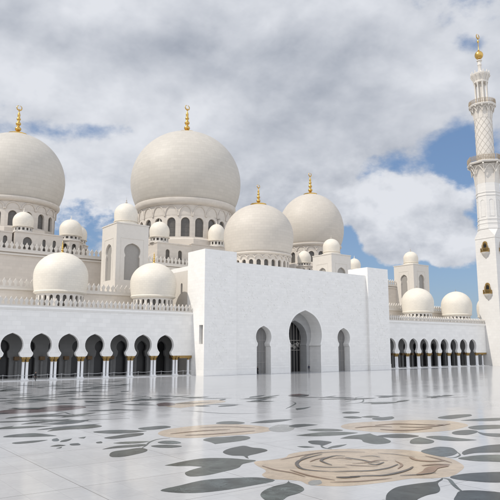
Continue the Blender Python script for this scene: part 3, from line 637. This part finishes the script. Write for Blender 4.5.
b = B(); b.slab([(119, 0), (150, 0), (150, 24), (119, 24)], [list(reversed(round_arch(123.6, 18.6, .8, 21.2, 8)))], YZ, 72.4, 73.2); sw = build('side_wall', b, 'trim', gate, smooth=0); build('window', B().box(72.9, 73.0, 123.15, 124.05, 18.55, 21.25), 'glass', sw, smooth=0)
build('side_wall', B().box(131.2, 132.0, 119, 150, 0, 24.0), 'trim', gate, smooth=0)
# base courses
for x0, x1, y in ((71.3, 80.0, 111.7), (124.2, 132.6, 111.7)):
    b = B(); b.box(x0 - .05, x1 + .05, y - .05, y, .02, 1.31); b.box(x0 - .09, x1 + .09, y - .09, y - .003, 1.3, 1.48); build('base_course', b, 'white_trim', gate, smooth=0)
for x0, x1 in ((80.06, SA[0] - 2.34), (SA[0] + 2.34, XC - 5.5), (XC + 5.4, SA[1] - 2.34), (SA[1] + 2.34, 124.1)):
    b = B(); b.box(x0, x1, Y1 - .05, Y1, .02, 1.31); b.box(x0, x1, Y1 - .09, Y1 - .003, 1.3, 1.48); build('base_course', b, 'white_trim', gate, smooth=0)

# vines carved into the marble of the piers and of the wall over the arches
def vines(x0, x1, z0, z1, y, seed):
    r = random.Random(seed); b = B(); W = x1 - x0; z = z0; side = 1
    stem = [(x0 + W * (.5 + .16 * math.sin((z0 + k * .5) * .55 + seed)), y, z0 + k * .5) for k in range(int((z1 - z0) / .5))]
    b.tube(stem, .05, 4)
    for k in range(2, len(stem) - 3, 3):
        side = -side; px, _, pz = stem[k]; R_ = r.uniform(.7, 1.15) * min(1, W / 6); turns = r.uniform(1.1, 1.5); cx = px + side * R_ * r.uniform(1.2, 1.9); cz = pz + R_ * .9
        sp = [(px, y, pz)] + [(cx + side * -R_ * (1 - q / 22) * math.cos(2 * PI * turns * q / 20 - .4), y, cz + R_ * (1 - q / 22) * math.sin(2 * PI * turns * q / 20 - .4)) for q in range(19)]
        b.tube(sp, .045, 4)
        for j in range(5):
            a = r.uniform(0, 2 * PI); l = r.uniform(.35, .7); ex, ez = cx + R_ * .9 * math.cos(a), cz + R_ * .9 * math.sin(a)
            b.tube([(ex, y, ez), (ex + l * .5 * math.cos(a + .5), y, ez + l * .5 * math.sin(a + .5)), (ex + l * math.cos(a + .8), y, ez + l * math.sin(a + .8))], [.03, .13, .02], 5)
    return build('vine_relief', b, 'relief', gate, smooth=0)
vines(72.2, 79.2, 2.2, 26.5, 111.718, 1); vines(125.0, 131.8, 2.2, 26.5, 111.718, 2)
for q in range(7): vines(82 + 6.0 * q, 86.5 + 6.0 * q, 16.2 if 2 <= q <= 4 else 12.2, 24.6, Y1 + .018, 10 + q)

# ================================================================== DRUMS AND BIG DOMES
def big_dome(parent, x, y, R, rb, zr, zc, za, rd, z0, z1, nwin, ww, wz0, wz1, mat, fin, plate, label):
    """drum ring with arched windows z0..z1, frieze of blind arches up to the rim zr, then the dome"""
    b = B(); L = 2 * PI * rd / nwin; ph = math.atan2(-y, -x)
    for k in range(nwin):
        f = lambda s, t, d, k=k: (x + (rd + d) * math.cos(s / rd + ph + 2 * PI * k / nwin), y + (rd + d) * math.sin(s / rd + ph + 2 * PI * k / nwin), t)
        b.slab([(-L / 2, z0), (0, z0), (L / 2, z0), (L / 2, z1), (0, z1), (-L / 2, z1)], [list(reversed(round_arch(0, wz0, ww, wz1, 12)))], f, -.9, 0)
    b.lathe([(rd + .05, z0 - .2), (rd + .35, z0), (rd + .35, wz0 - .55), (rd + .12, wz0 - .35), (rd, wz0 - .35)], 72, x, y)
    dr = build('drum', b, 'warm', parent, (x, y, 0), 30)
    # frieze: flaring ring and a proud band of blind arches
    H_ = zr - z1
    b = B(); b.lathe([(rd - .4, z1), (rd + .02, z1), (rd + .05, z1 + .3), (rd + .12, zr - .38 * H_), (rb + .05, zr - .31 * H_), (rb + .35, zr - .20 * H_), (rb + .50, zr - .06 * H_), (rb + .45, zr + .15), (rb, zr + .3)], 96, x, y)
    for k in range(nwin):
        pts = []; hw = L * .47
        for j in range(11):
            a = PI * j / 10; s = -hw * math.cos(a); t = z1 - .05 * H_ + .62 * H_ * math.sin(a)
            pts.append((x + (rd + .18) * math.cos(s / rd + ph + 2 * PI * k / nwin), y + (rd + .18) * math.sin(s / rd + ph + 2 * PI * k / nwin), t))
        b.tube(pts, .20, 5)
    build('frieze', b, 'warm', dr, (x, y, 0), 40)
    w0 = None
    for k in range(nwin):
        if w0 is None:
            bw = B(); bw.slab(round_arch(0, wz0 - .02, ww + .1, wz1 + .05, 12), [], lambda s, t, d: (rd - .62 + d, s, t), -.08, 0)
            for s in (-ww / 4, ww / 4): bw.box(rd - .63, rd - .57, s - .05, s + .05, wz0, wz1 - ww * .25)
            for q in range(1, 4): bw.box(rd - .63, rd - .58, -ww / 2, ww / 2, wz0 + (wz1 - wz0) * q / 4 - .04, wz0 + (wz1 - wz0) * q / 4 + .04)
            w0 = build('window', bw, 'glass', dr, (x, y, 0), 0, local=True); w0.rotation_euler = (0, 0, ph)
        else: dup(w0, dr, (x, y, 0), ph + 2 * PI * k / nwin)
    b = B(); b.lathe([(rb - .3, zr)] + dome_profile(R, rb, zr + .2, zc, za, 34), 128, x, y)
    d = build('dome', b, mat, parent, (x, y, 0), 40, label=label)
    finial(d, x, y, za, fin, plate=plate, drop=plate * plate / (2 * R))
    crescent(d, x, y, za + fin * .80, fin * .075)
    return dr, d
def cupola(parent, x, y, r, z0, zd, za, name='cupola', windows=True, mat='dome_small', seg=8):
    """small dome on a round neck pierced by tiny dark openings"""
    b = B(); n = 14; rd = r * .90; L = 2 * PI * rd / n
    for k in range(n):
        f = lambda s, t, d, k=k: (x + (rd + d) * math.cos(s / rd + 2 * PI * k / n), y + (rd + d) * math.sin(s / rd + 2 * PI * k / n), t)
        h = zd - z0
        holes = [[(-L * .28, z0 + h * .35), (-L * .28, z0 + h * .82), (L * .28, z0 + h * .82), (L * .28, z0 + h * .35)]] if windows else []
        b.slab([(-L / 2, z0), (L / 2, z0), (L / 2, zd), (-L / 2, zd)], holes, f, -.3, 0)
    b.lathe([(rd + .02, z0), (rd + .2, z0 + .05), (rd + .2, z0 + .22), (rd, z0 + .3)], 28, x, y)
    c = build(name, b, 'trim', parent, (x, y, 0))
    b = B().lathe([(rd - .42, z0), (rd - .42, zd)], 20, x, y); build('openings', b, 'glass', c, (x, y, 0))
    b = B(); b.lathe([(rd - .2, zd - .05), (r * 1.02, zd), (r * 1.04, zd + .14), (r * .96, zd + .2)] + dome_profile(r, r * .95, zd + .22, zd + (za - zd) * .40, za, 16), 48, x, y)
    b.lathe([(.16, za - .05), (.22, za + .2), (.08, za + .45), (.06, za + 1.0), (0, za + 1.1)], 8, x, y)
    build('cupola_dome', b, mat, c, (x, y, 0), 40)
    return c

hall = thing('prayer_hall', (XC, 150, 0), 'warm marble prayer hall rising behind the arcades under four great domes', 'building')
b = B(); b.box(18, 185.6, 150, 198, 0, 29.3); hw_ = build('wall', b, 'warm', hall, smooth=0)
b = B(); b.box(18 - .3, 185.6 + .3, 149.7, 150.3, 28.3, 28.7); b.box(18 - .5, 185.6 + .5, 149.5, 150.5, 29.0, 29.5); build('cornice', b, 'trim', hall, smooth=0)
for p, q in (((17.8, 149.8), (185.8, 149.8)), ((17.8, 150.6), (17.8, 190))):
    build('parapet', merlons(B(), p, q, 29.5, 1.0, 1.8, 1.2), 'trim', hall, smooth=0)
for x0, x1 in ((10, 72.3), (132.1, 196)):
    lw = build('lower_wall', B().box(x0, x1, 130, 149.9, 0, 18.4), 'warm', hall, smooth=0)
    b = B(); merlons(b, (x0, 130.1), (x1, 130.1), 18.5, .95, 1.7, 1.15); b.box(x0, x1, 129.7, 130.4, 18.05, 18.52); build('parapet', b, 'trim', lw, smooth=0)
# stepped bases of the three drums
b = B(); b.lathe([(21.2, 29.3), (21.2, 35.6), (20.9, 36.0), (18.4, 36.2), (18.4, 39.0), (17.6, 39.4), (15, 39.4)], 8, XC, 172, PI / 8); build('drum_base', b, 'warm', hall, smooth=0)
for x in (45.6, 158.4):
    b = B(); b.lathe([(15.8, 29.3), (15.8, 34.6), (15.5, 34.9), (13.6, 35.0), (13.6, 36.9), (13, 37.1), (10, 37.1)], 8, x, 172, PI / 8)
    build('drum_base', b, 'warm', hall, smooth=0)
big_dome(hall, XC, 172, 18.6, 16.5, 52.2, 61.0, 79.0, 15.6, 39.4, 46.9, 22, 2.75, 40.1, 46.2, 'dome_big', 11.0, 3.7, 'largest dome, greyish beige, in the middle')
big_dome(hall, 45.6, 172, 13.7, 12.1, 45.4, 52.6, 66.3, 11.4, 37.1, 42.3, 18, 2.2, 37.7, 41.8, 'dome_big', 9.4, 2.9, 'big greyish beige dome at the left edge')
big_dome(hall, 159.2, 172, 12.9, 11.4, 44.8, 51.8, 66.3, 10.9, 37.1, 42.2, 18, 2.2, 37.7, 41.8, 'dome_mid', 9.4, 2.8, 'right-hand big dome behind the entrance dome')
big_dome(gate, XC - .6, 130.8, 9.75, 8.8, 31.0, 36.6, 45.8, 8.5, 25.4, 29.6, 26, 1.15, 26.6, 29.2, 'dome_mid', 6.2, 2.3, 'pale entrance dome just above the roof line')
# corner pavilions with windows and cupolas round the drums
def pavilion(x0, x1, y0, y1, z0, z1, wins):
    b = B(); t = .5
    holes = [list(reversed(round_arch(x, zb, w, zt, 8))) for x, w, zb, zt in wins]
    b.slab([(x0, z0), (x1, z0), (x1, z1), (x0, z1)], holes, XZ, y0, y0 + t)
    b.box(x0, x1, y0 + t, y1, z0, z1)
    b.box(x0 - .15, x1 + .15, y0 - .15, y1 + .1, z1, z1 + .3)
    p = build('pavilion', b, 'warm', hall, smooth=20)
    for x, w, zb, zt in wins: build('window', B().box(x - w / 2 - .05, x + w / 2 + .05, y0 + t - .12, y0 + t - .01, zb - .05, zt + .05), 'glass', p, smooth=0)
    return p
pavilion(80.0, 91.5, 150.6, 160, 28, 35.6, [(83.4, 1.3, 30.6, 34.0), (87.5, 1.3, 30.6, 34.0)])
cupola(hall, 82.2, 153.6, 2.95, 35.9, 37.5, 42.4)
pavilion(112.0, 123.5, 150.6, 160, 28, 35.6, [(115.4, 1.3, 30.6, 34.0), (119.5, 1.3, 30.6, 34.0)])
cupola(hall, 121.3, 153.6, 2.95, 35.9, 37.5, 42.4)
pavilion(92.5, 110.5, 152.4, 160, 28, 36.6, [(97, 1.3, 31.5, 34.8), (101.5, 1.3, 31.5, 34.8), (106, 1.3, 31.5, 34.8)])
cupola(hall, 102.9, 154.6, 2.75, 36.9, 38.8, 44.4)
pavilion(40.8, 52.8, 150.6, 160, 28, 34.2, [(43.9, 2.2, 30.2, 33.2), (48.0, .8, 30.0, 33.0), (50.6, .8, 30.0, 33.0)])
cupola(hall, 43.4, 153.4, 2.55, 34.5, 35.9, 40.0)
pavilion(30.0, 40.4, 151.5, 160, 28, 34.0, [(38.8, 1.0, 30.2, 33.2), (35, 1.0, 30.2, 33.2)])
def kiosk(x, y, r, z0, z1):
    b = B(); ph = PI / 8 - PI / 2; ap = r * math.cos(PI / 8); L = 2 * r * math.sin(PI / 8)
    for k in range(8):
        a = k * PI / 4 - PI / 2
        f = lambda s, t, d, a=a: (x + (ap + d) * math.cos(a) - s * math.sin(a), y + (ap + d) * math.sin(a) + s * math.cos(a), t)
        b.slab([(-L / 2, z0), (L / 2, z0), (L / 2, z1), (-L / 2, z1)], [list(reversed(round_arch(0, z0 + (z1 - z0) * .38, L * .42, z1 - .7, 8)))], f, -.4, 0)
    b.lathe([(r, z1), (r + .2, z1 + .05), (r + .2, z1 + .3), (r * .8, z1 + .35)], 8, x, y, PI / 8)
    p = build('kiosk', b, 'warm', hall, (x, y, 0), 20)
    b = B().lathe([(ap - .55, z0), (ap - .55, z1)], 8, x, y, PI / 8); build('kiosk_glass', b, 'glass', p, (x, y, 0), 0)
kiosk(56.2, 154.8, 3.3, 28, 33.6); cupola(hall, 56.2, 154.8, 2.95, 33.9, 35.2, 39.9)
kiosk(59.4, 158.5, 3.0, 28, 33.4); cupola(hall, 59.4, 158.5, 2.7, 33.7, 35.0, 39.4)
kiosk(138.8, 153.6, 2.9, 28, 33.4); cupola(hall, 138.8, 153.6, 2.35, 33.7, 34.8, 39.2)
kiosk(163.6, 153.4, 2.7, 28, 33.2); cupola(hall, 163.6, 153.4, 2.3, 33.5, 34.5, 38.7)

# ================================================================== SQUARE TOWERS
def tower(x, y, w, z0, z1, r, za, label, nz0, nz1, wf, ws):
    t = thing('square_tower', (x + w / 2, y + w / 2, z0), label, 'tower', 'square towers with small domes')
    c = (x + w / 2, y + w / 2); b = B(); e = .55
    nf = horseshoe(c[0], nz0, wf / 2, nz0 + (nz1 - nz0) * .62, wf * .46, wf * .54, nz0 + (nz1 - nz0) * .80, nz1, 14, .12)
    ns = horseshoe(c[1], nz0, ws / 2, nz0 + (nz1 - nz0) * .62, ws * .46, ws * .54, nz0 + (nz1 - nz0) * .80, nz1, 14, .12)
    b.slab([(x, z0), (x + w, z0), (x + w, z1), (x, z1)], [list(reversed(nf))], XZ, y, y + e)
    b.slab([(y + e, z0), (y + w, z0), (y + w, z1), (y + e, z1)], [list(reversed(ns))], YZ, x, x + e)
    b.box(x + e, x + w, y + e, y + w, z0, z1)
    wl = build('wall', b, 'trim', t, smooth=20)
    b = B(); zt = nz1 + 1.2
    b.box(c[0] - wf * .75, c[0] + wf * .75, y - .06, y + .005, zt, zt + .22); b.box(x - .06, x + .005, c[1] - ws * .75, c[1] + ws * .75, zt, zt + .22)
    for s in (-1, 1):
        b.box(c[0] + s * wf * .75 - .09, c[0] + s * wf * .75 + .09, y - .05, y + .005, nz0, zt); b.box(x - .05, x + .005, c[1] + s * ws * .75 - .09, c[1] + s * ws * .75 + .09, nz0, zt)
    build('frame_moulding', b, 'trim', wl, smooth=0)
    b = B(); b.slab(nf, [], XZ, y + e - .06, y + e - .01); build('window', b, 'blind', t, smooth=0)
    b = B(); b.slab(ns, [], YZ, x + e - .06, x + e - .01); build('window', b, 'blind', t, smooth=0)
    b = B(); b.box(x - .12, x + w + .12, y - .12, y + w + .12, z1, z1 + .28); build('cornice', b, 'trim', t, smooth=0)
    b = B(); zb = z1 + .28
    b.lathe([(r * 1.08, zb), (r * 1.12, zb + .15), (r * 1.12, zb + .5), (r * .98, zb + .6), (r * .95, zb + .95), (r * 1.03, zb + 1.05), (r * 1.03, zb + 1.2)] + dome_profile(r, r * .96, zb + 1.25, zb + 1.2 + (za - zb - 1.2) * .38, za, 16), 48, *c)
    d = build('dome', b, 'dome_small', t, (c[0], c[1], 0), 40)
    b = B(); b.lathe([(.2, za - .05), (.28, za + .25), (.1, za + .55), (.16, za + .8), (.05, za + 1.0), (0, za + 1.9)], 8, *c); build('finial', b, 'rib', d, (c[0], c[1], 0))
tower(60.5, 135, 8.7, 13.7, 36.3, 3.0, 42.6, 'left square white tower with a small dome, behind the left arcade', 22.4, 31.5, 4.1, 3.4)
tower(133.6, 135, 8.7, 13.7, 35.4, 2.8, 41.3, 'square white tower with a small dome half hidden behind the entrance block roof', 22.2, 31.3, 3.4, 3.4)
tower(182.6, 141.5, 9.2, 13.7, 36.8, 2.8, 42.6, 'freestanding right square tower with a small dome behind the far arcade', 24.5, 33.2, 3.0, 3.0)

# ================================================================== MINARET
mx, my = 191.4, 114.7
mn = thing('minaret', (mx, my, 0), 'tall slender white minaret with two balconies and a gold ball on top', 'minaret')
P8 = PI / 8
b = B(); b.box(mx - 3.75, mx + 3.75, my - 3.75, my + 3.75, 0, 43.3)
b.box(mx - 3.87, mx + 3.87, my - 3.87, my + 3.87, 43.3, 43.75)
sh = build('square_shaft', b, 'minaret', mn, (mx, my, 0), smooth=0)
b = B()                                                    # square to octagon
sq = []
for k in range(8):
    a = P8 + k * PI / 4; r = 3.8 / math.cos(P8); sq.append((mx + r * math.cos(a), my + r * math.sin(a)))
lo = []
for k in range(8):
    a = P8 + k * PI / 4; x, y = math.cos(a), math.sin(a); s = 3.8 / max(abs(x), abs(y)); lo.append((mx + (3.8 if x > 0 else -3.8), my + (3.8 if y > 0 else -3.8)))
for k in range(8):
    k2 = (k + 1) % 8
    A_, B_ = (lo[k][0], lo[k][1], 43.75), (lo[k2][0], lo[k2][1], 43.75); C_, D_ = (sq[k2][0], sq[k2][1], 46.6), (sq[k][0], sq[k][1], 46.6)
    if (Vector(A_) - Vector(B_)).length < .01: b.face([A_, C_, D_])
    else: b.face([A_, B_, C_, D_])
R8 = 3.72 / math.cos(P8)
b.lathe([(R8 + .25, 46.6), (R8 + .25, 47.3), (R8 + .1, 47.4), (R8 + .1, 48.4), (R8 + .22, 48.5), (R8 + .22, 48.9), (R8, 49.0), (R8, 63.0), (R8 - .3, 63.0)], 8, mx, my, P8)
for z in (49.9, 58.4, 59.5): b.lathe([(R8, z), (R8 + .16, z + .06), (R8 + .16, z + .34), (R8, z + .4)], 8, mx, my, P8)
ot = build('octagonal_shaft', b, 'minaret', mn, (mx, my, 0), 20)
b = B()                                                    # blind arch panels on the octagon
for k in range(8):
    a = k * PI / 4
    f = lambda s, t, d, a=a: (mx + (3.72 + d) * math.cos(a) - s * math.sin(a), my + (3.72 + d) * math.sin(a) + s * math.cos(a), t)
    o = round_arch(0, 51.0, 1.9, 57.4, 8); i = round_arch(0, 51.25, 1.3, 57.0, 8)
    b.slab(o, [list(reversed(i))], f, -.01, .10)
build('panel', b, 'minaret', ot, (mx, my, 0), 20)
def flare(name, r0, z0, r1, z1, seg, ph, arches, parent):
    """corbelled gallery: pointed arches leaning out from r0 to r1"""
    b = B(); N = arches; c = r1 - r0
    prof = [(r0 - .02, z0 - .3)] + [(r0 + c * (1 - math.cos(PI / 2 * k / 8)) * .80, z0 + (z1 - z0) * math.sin(PI / 2 * k / 8)) for k in range(9)]
    b.lathe(prof, seg * (4 if seg > 8 else 1), mx, my, ph)
    for k in range(N):
        a = 2 * PI * k / N + (0 if seg > 8 else P8)
        pts = [];
        for j in range(9):
            q = j / 8; r = r0 + c * (1 - math.cos(PI / 2 * q)) * 1.02 + .05; z = z0 + (z1 - z0) * math.sin(PI / 2 * q)
            pts.append((mx + r * math.cos(a), my + r * math.sin(a), z))
        b.tube(pts, [.10 + .20 * j / 8 for j in range(9)], 6)
        a2 = 2 * PI * (k + 1) / N + (0 if seg > 8 else P8); pts = []
        for j in range(9):                                  # arch head between two ribs
            q = j / 8; aa = a + (a2 - a) * q; hh = math.sin(PI * q)
            r = r1 * (math.cos(PI / N) / math.cos(aa - a - PI / N) if seg <= 8 else 1.0) - .25 * c - .0; z = z0 + (z1 - z0) * (.52 + .42 * hh)
            rr = r0 + (r - r0) * (.62 + .32 * hh)
            pts.append((mx + rr * math.cos(aa), my + rr * math.sin(aa), z))
        b.tube(pts, .17, 5)
    return build(name, b, 'minaret_warm', parent, (mx, my, 0), 40)
def gallery(r, z, h, seg, ph, n):
    b = B(); b.lathe([(r - 1.0, z - .6), (r - .15, z - .55), (r + .05, z - .2), (r + .05, z + .05), (r - .05, z + .12), (r - .8, z + .12)], seg, mx, my, ph)
    g = build('balcony', b, 'minaret_warm', mn, (mx, my, 0), 25)
    b = B()
    for k in range(n):
        a = 2 * PI * k / n + .01; q = r - .15
        if seg == 8: q = (r - .15) * math.cos(P8) / math.cos(((a - ph) % (PI / 4)) - P8)
        x, y = mx + q * math.cos(a), my + q * math.sin(a)
        b.tube([(x, y, z + .1), (x, y, z + h * .5), (x, y, z + h * .75), (x, y, z + h * 1.08)], [.10, .18, .14, .05], 6)
    for zz in (z + h * .30, z + h * .85):
        pts = []
        for k in range(64):
            a = 2 * PI * k / 64; q = r - .15
            if seg == 8: q = (r - .15) * math.cos(P8) / math.cos(((a - ph) % (PI / 4)) - P8)
            pts.append((mx + q * math.cos(a), my + q * math.sin(a), zz))
        b.tube(pts, .07, 5, closed=True)
    build('railing', b, 'rail', g, (mx, my, 0), 40)
flare('lower_corbel', R8, 63.0, 6.2, 69.6, 8, P8, 8, mn)
gallery(6.5, 70.5, 2.2, 8, P8, 72)
b = B(); b.lathe([(3.25, 70.4), (3.25, 71.6), (3.02, 71.8), (3.0, 87.6), (2.6, 87.7)], 48, mx, my)
rs = build('round_shaft', b, 'minaret_warm', mn, (mx, my, 0), 30)
b = B()
for sgn in (1, -1):
    for k in range(10):
        pts = [];
        for j in range(41):
            z = 71.9 + 15.6 * j / 40; a = 2 * PI * k / 10 + sgn * (z - 71.9) / 15.6 * PI * 1.15
            pts.append((mx + 3.02 * math.cos(a), my + 3.02 * math.sin(a), z))
        b.tube(pts, .06, 5)
build('lattice', b, 'rib', rs, (mx, my, 0), 60)
flare('upper_corbel', 3.05, 87.4, 4.45, 91.6, 16, 0, 12, mn)
gallery(4.65, 92.2, 1.9, 40, 0, 44)
b = B(); b.lathe([(2.5, 92.2), (2.5, 93.2), (1.25, 93.3), (1.25, 101.6), (1.0, 101.6)], 24, mx, my); build('pavilion_core', b, 'minaret_warm', mn, (mx, my, 0), 30)
b = B(); b.lathe([(.34, 93.2), (.34, 93.5), (.27, 93.6), (.25, 100.2), (.30, 100.4), (.42, 101.0), (.42, 101.2)], 12)
pc = build('pavilion_column', b, 'minaret_warm', mn, (mx + 2.1, my, 0), 40, local=True)
for k in range(1, 8): dup(pc, mn, (mx + 2.1 * math.cos(k * PI / 4), my + 2.1 * math.sin(k * PI / 4), 0))
b = B(); b.lathe([(2.0, 101.0), (2.5, 101.1), (2.55, 101.6), (2.4, 101.8), (2.6, 102.4), (2.9, 103.2), (3.3, 103.9), (3.35, 104.4), (3.1, 104.6), (1.6, 104.9), (1.1, 105.3), (.75, 105.8), (.62, 106.4), (.62, 108.0), (.8, 108.3), (.66, 108.6), (.62, 109.6), (.95, 109.9), (.95, 110.2), (.5, 110.5)], 32, mx, my)
for k in range(14):
    a = 2 * PI * k / 14; b.tube([(mx + 3.2 * math.cos(a), my + 3.2 * math.sin(a), 104.4), (mx + 3.2 * math.cos(a), my + 3.2 * math.sin(a), 105.1), (mx + 3.2 * math.cos(a), my + 3.2 * math.sin(a), 105.5)], [.14, .2, .04], 6)
    b.tube([(mx + 2.5 * math.cos(a), my + 2.5 * math.sin(a), 101.9), (mx + 2.85 * math.cos(a), my + 2.85 * math.sin(a), 103.0), (mx + 3.4 * math.cos(a), my + 3.4 * math.sin(a), 103.9)], [.1, .14, .2], 5)
cap = build('cap', b, 'minaret_warm', mn, (mx, my, 0), 40)
b = B(); b.lathe([(.5, 110.4)] + [(max(.2, 1.5 * math.cos(-PI / 2 + PI * (k + .5) / 14)), 112.2 + 1.6 * math.sin(-PI / 2 + PI * (k + .5) / 14)) for k in range(14)] + [(.35, 114.1), (.14, 114.5), (.12, 117.0), (.36, 117.4), (.36, 117.8), (.1, 118.2), (.08, 118.9)], 24, mx, my)
fi = build('finial', b, 'gold', cap, (mx, my, 0), 50)
crescent(cap, mx, my, 118.8, .85)
# gilded bay windows with hanging corbels on the square shaft
b = B(); g = lambda s, t, d: (-d, s, t)
b.slab(round_arch(0, -.3, 1.75, 3.1, 10), [list(reversed(round_arch(0, -.1, 1.2, 2.8, 10)))], g, 0, .20)
b.box(-.75, 0, -1.5, 1.5, -.35, -.1)
for k in range(9): b.box(-.72, -.60, -1.45 + k * .3625 - .07, -1.45 + k * .3625 + .07, -.1, .95)
for s in (-1.5, 1.36): b.box(-.72, 0, s, s + .14, -.1, .95)
b.box(-.76, -.56, -1.52, 1.52, .95, 1.1)
b.slab(round_arch(0, 2.3, 1.7, 3.5, 8), [list(reversed(round_arch(0, 2.35, 1.1, 3.1, 8)))], g, 0, .3)
for s in (-.95, .95): b.lathe([(.16, 1.1), (.14, 2.1), (.05, 2.4), (0, 2.6)], 8, -.45, s)
w0 = build('bay_window', b, 'capital', mn, (mx - 3.752, my, 38.8), 30, local=True)
b = B(); b.lathe([(.0, -2.6), (.25, -2.4), (.5, -1.9), (.95, -1.3), (1.35, -.8), (1.5, -.36)], 16, 0, 0, 0, PI / 2, 3 * PI / 2)
build('pane', B().box(-.06, 0, -.75, .75, -.2, 2.7), 'dark', w0, (mx - 3.752, my, 38.8), 0, local=True)
build('corbel', b, 'trim', w0, (mx - 3.752, my, 38.8), 40, local=True)
for z in (38.8, 24.4):
    for a, dx, dy in ((0, -3.752, 0), (PI / 2, 0, -3.752)):
        if z == 38.8 and a == 0: continue
        dup(w0, mn, (mx + dx, my + dy, z), a)

# ================================================================== ROPE BARRIER in front of the left arcade
rope = thing('rope_barrier', (50, 115.2, 0), 'low rope barrier on thin posts along the front of the left arcade', 'barrier')
b = B(); b.lathe([(.16, .0), (.16, .03), (.03, .06), (.025, 1.05), (.045, 1.08), (.03, 1.13)], 10)
p0 = None; xs = [28.0 + 2.685 * k for k in range(17)]
for x in xs:
    if p0 is None: p0 = build('post', b, 'rope', rope, (x, 115.25, .10), 40, local=True)
    else: dup(p0, rope, (x, 115.25, .10))
b = B()
for z in (1.10,):
    P = []
    for i in range(len(xs) - 1):
        for k in range(6):
            t = k / 6; P.append((xs[i] + 2.685 * t, 115.25, z - .10 * 4 * t * (1 - t)))
    b.tube(P, .035, 6)
build('rope', b, 'rope', rope, smooth=60)

# ================================================================== VISITORS
def person(x, y, face, h, label, top, bottom, skin, hair, stride=0.12, cloak=False, bag=False):
    """one skinned figure, five fingers on each hand; clothes and skin are patches of the same surface"""
    V = []; E_ = []; Rr = []
    def v(p, r, par=None):
        V.append(p); Rr.append(r); i = len(V) - 1
        if par is not None: E_.append((par, i))
        return i
    k = h / 1.75
    pel = v((0, 0, .95), .15); ab = v((0, -.01, 1.08), .135, pel); ch = v((0, 0, 1.27), .155, ab); nk0 = v((0, .01, 1.43), .085, ch); nk = v((0, .0, 1.50), .055, nk0)
    hd0 = v((0, -.015, 1.57), .075, nk); hd1 = v((0, -.01, 1.66), .092, hd0); v((0, .005, 1.72), .065, hd1)
    nose = v((0, -.10, 1.625), .014, hd1)
    for s in (-1, 1):
        hip = v((s * .09, 0, .90), .105, pel); kn = v((s * .10, -.02 * s - stride * .3 * s, .50), .065, hip); an = v((s * .10, stride * s, .09), .042, kn); v((s * .105, stride * s - .15, .035), .038, an)
        sh_ = v((s * .17, .01, 1.38), .072, ch); el_ = v((s * .24, .03, 1.11), .050, sh_); wr = v((s * .25, -.06, .88), .032, el_); pa = v((s * .25, -.08, .81), .036, wr)
        for q in range(4):
            f1 = v((s * .25 + (q - 1.5) * .004 * s, -.115 + q * .023, .745), .010, pa); v((s * .243, -.125 + q * .024, .70 + abs(q - 1.3) * .008), .008, f1)
        t1 = v((s * .235, -.125, .80), .011, pa); v((s * .23, -.145, .765), .009, t1)
    me = bpy.data.meshes.new('person'); me.from_pydata(V, E_, [])
    o = bpy.data.objects.new('person', me); COL.objects.link(o)
    m = o.modifiers.new('s', 'SKIN'); m.use_smooth_shade = True
    for i, sv in enumerate(me.skin_vertices[0].data):
        sv.radius = (Rr[i], Rr[i]); sv.use_root = (i == 0)
    o.modifiers.new('d', 'SUBSURF').levels = 2; o.modifiers['d'].render_levels = 2
    dg = bpy.context.evaluated_depsgraph_get(); me2 = bpy.data.meshes.new_from_object(o.evaluated_get(dg))
    o.modifiers.clear(); o.data = me2
    me2.materials.clear()
    for mm in (skin, top, bottom): me2.materials.append(mm)
    for p in me2.polygons:
        c = p.center; z = c.z; arm = abs(c.x) > .185
        p.material_index = 0 if (z > 1.485 or (arm and z < .90 and abs(c.x) > .2)) else (1 if z > .93 or arm else 2)
        p.use_smooth = True
    for q in me2.vertices: q.co *= k
    o.location = (x, y, .10 if y > 115.5 else .004); o.rotation_euler = (0, 0, face)
    tag(o, label, 'person')
    WP[o.name] = Vector(o.location)
    def child(name, bb, mat, sm=60):
        mh = bpy.data.meshes.new(name); mh.from_pydata([tuple(Vector(p) * k) for p in bb.v], [], bb.f); mh.materials.append(mat)
        mh.polygons.foreach_set('use_smooth', [True] * len(mh.polygons))
        c = bpy.data.objects.new(name, mh); COL.objects.link(c); c.parent = o
    bb = B(); pr = [(.098 * math.sin(PI * j / 10), 1.675 + .088 * -math.cos(PI * j / 10)) for j in range(3, 11)]; bb.lathe([(r * .99, z) for r, z in pr], 16, 0, .022); child('hair', bb, hair)
    bb = B()
    for s in (-1, 1): bb.lathe([(.001, 1.640), (.011, 1.645), (.011, 1.655), (.001, 1.660)], 8, s * .032, -.088)
    child('eyes', bb, hair)
    if cloak:
        bb = B(); bb.lathe([(.30, .05), (.29, .3), (.24, .7), (.20, 1.0), (.21, 1.28), (.20, 1.40), (.09, 1.47)], 20); child('robe', bb, top)
    return o
cl = lambda n, c: plain(n, c, 0.85)
skin = cl('skin_tone', (0.40, 0.25, 0.18)); hairm = cl('dark_hair', (0.012, 0.010, 0.010)); blk = cl('black_cloth', (0.012, 0.012, 0.014)); navy = cl('navy_cloth', (0.02, 0.025, 0.05)); grey = cl('grey_cloth', (0.10, 0.10, 0.11)); khaki = cl('khaki_cloth', (0.16, 0.13, 0.09))
person(36.0, 113.6, 0.5, 1.72, 'person in black walking in front of the left arcade, between two column pairs', blk, blk, skin, hairm, .16)
person(104.6, 114.6, 2.6, 1.74, 'person in a dark top and grey trousers standing inside the big pointed arch', navy, grey, skin, hairm, .06)
person(87.2, 113.3, -1.2, 1.68, 'person in a long black robe standing inside the left small arch', blk, blk, skin, hairm, .03, cloak=True)
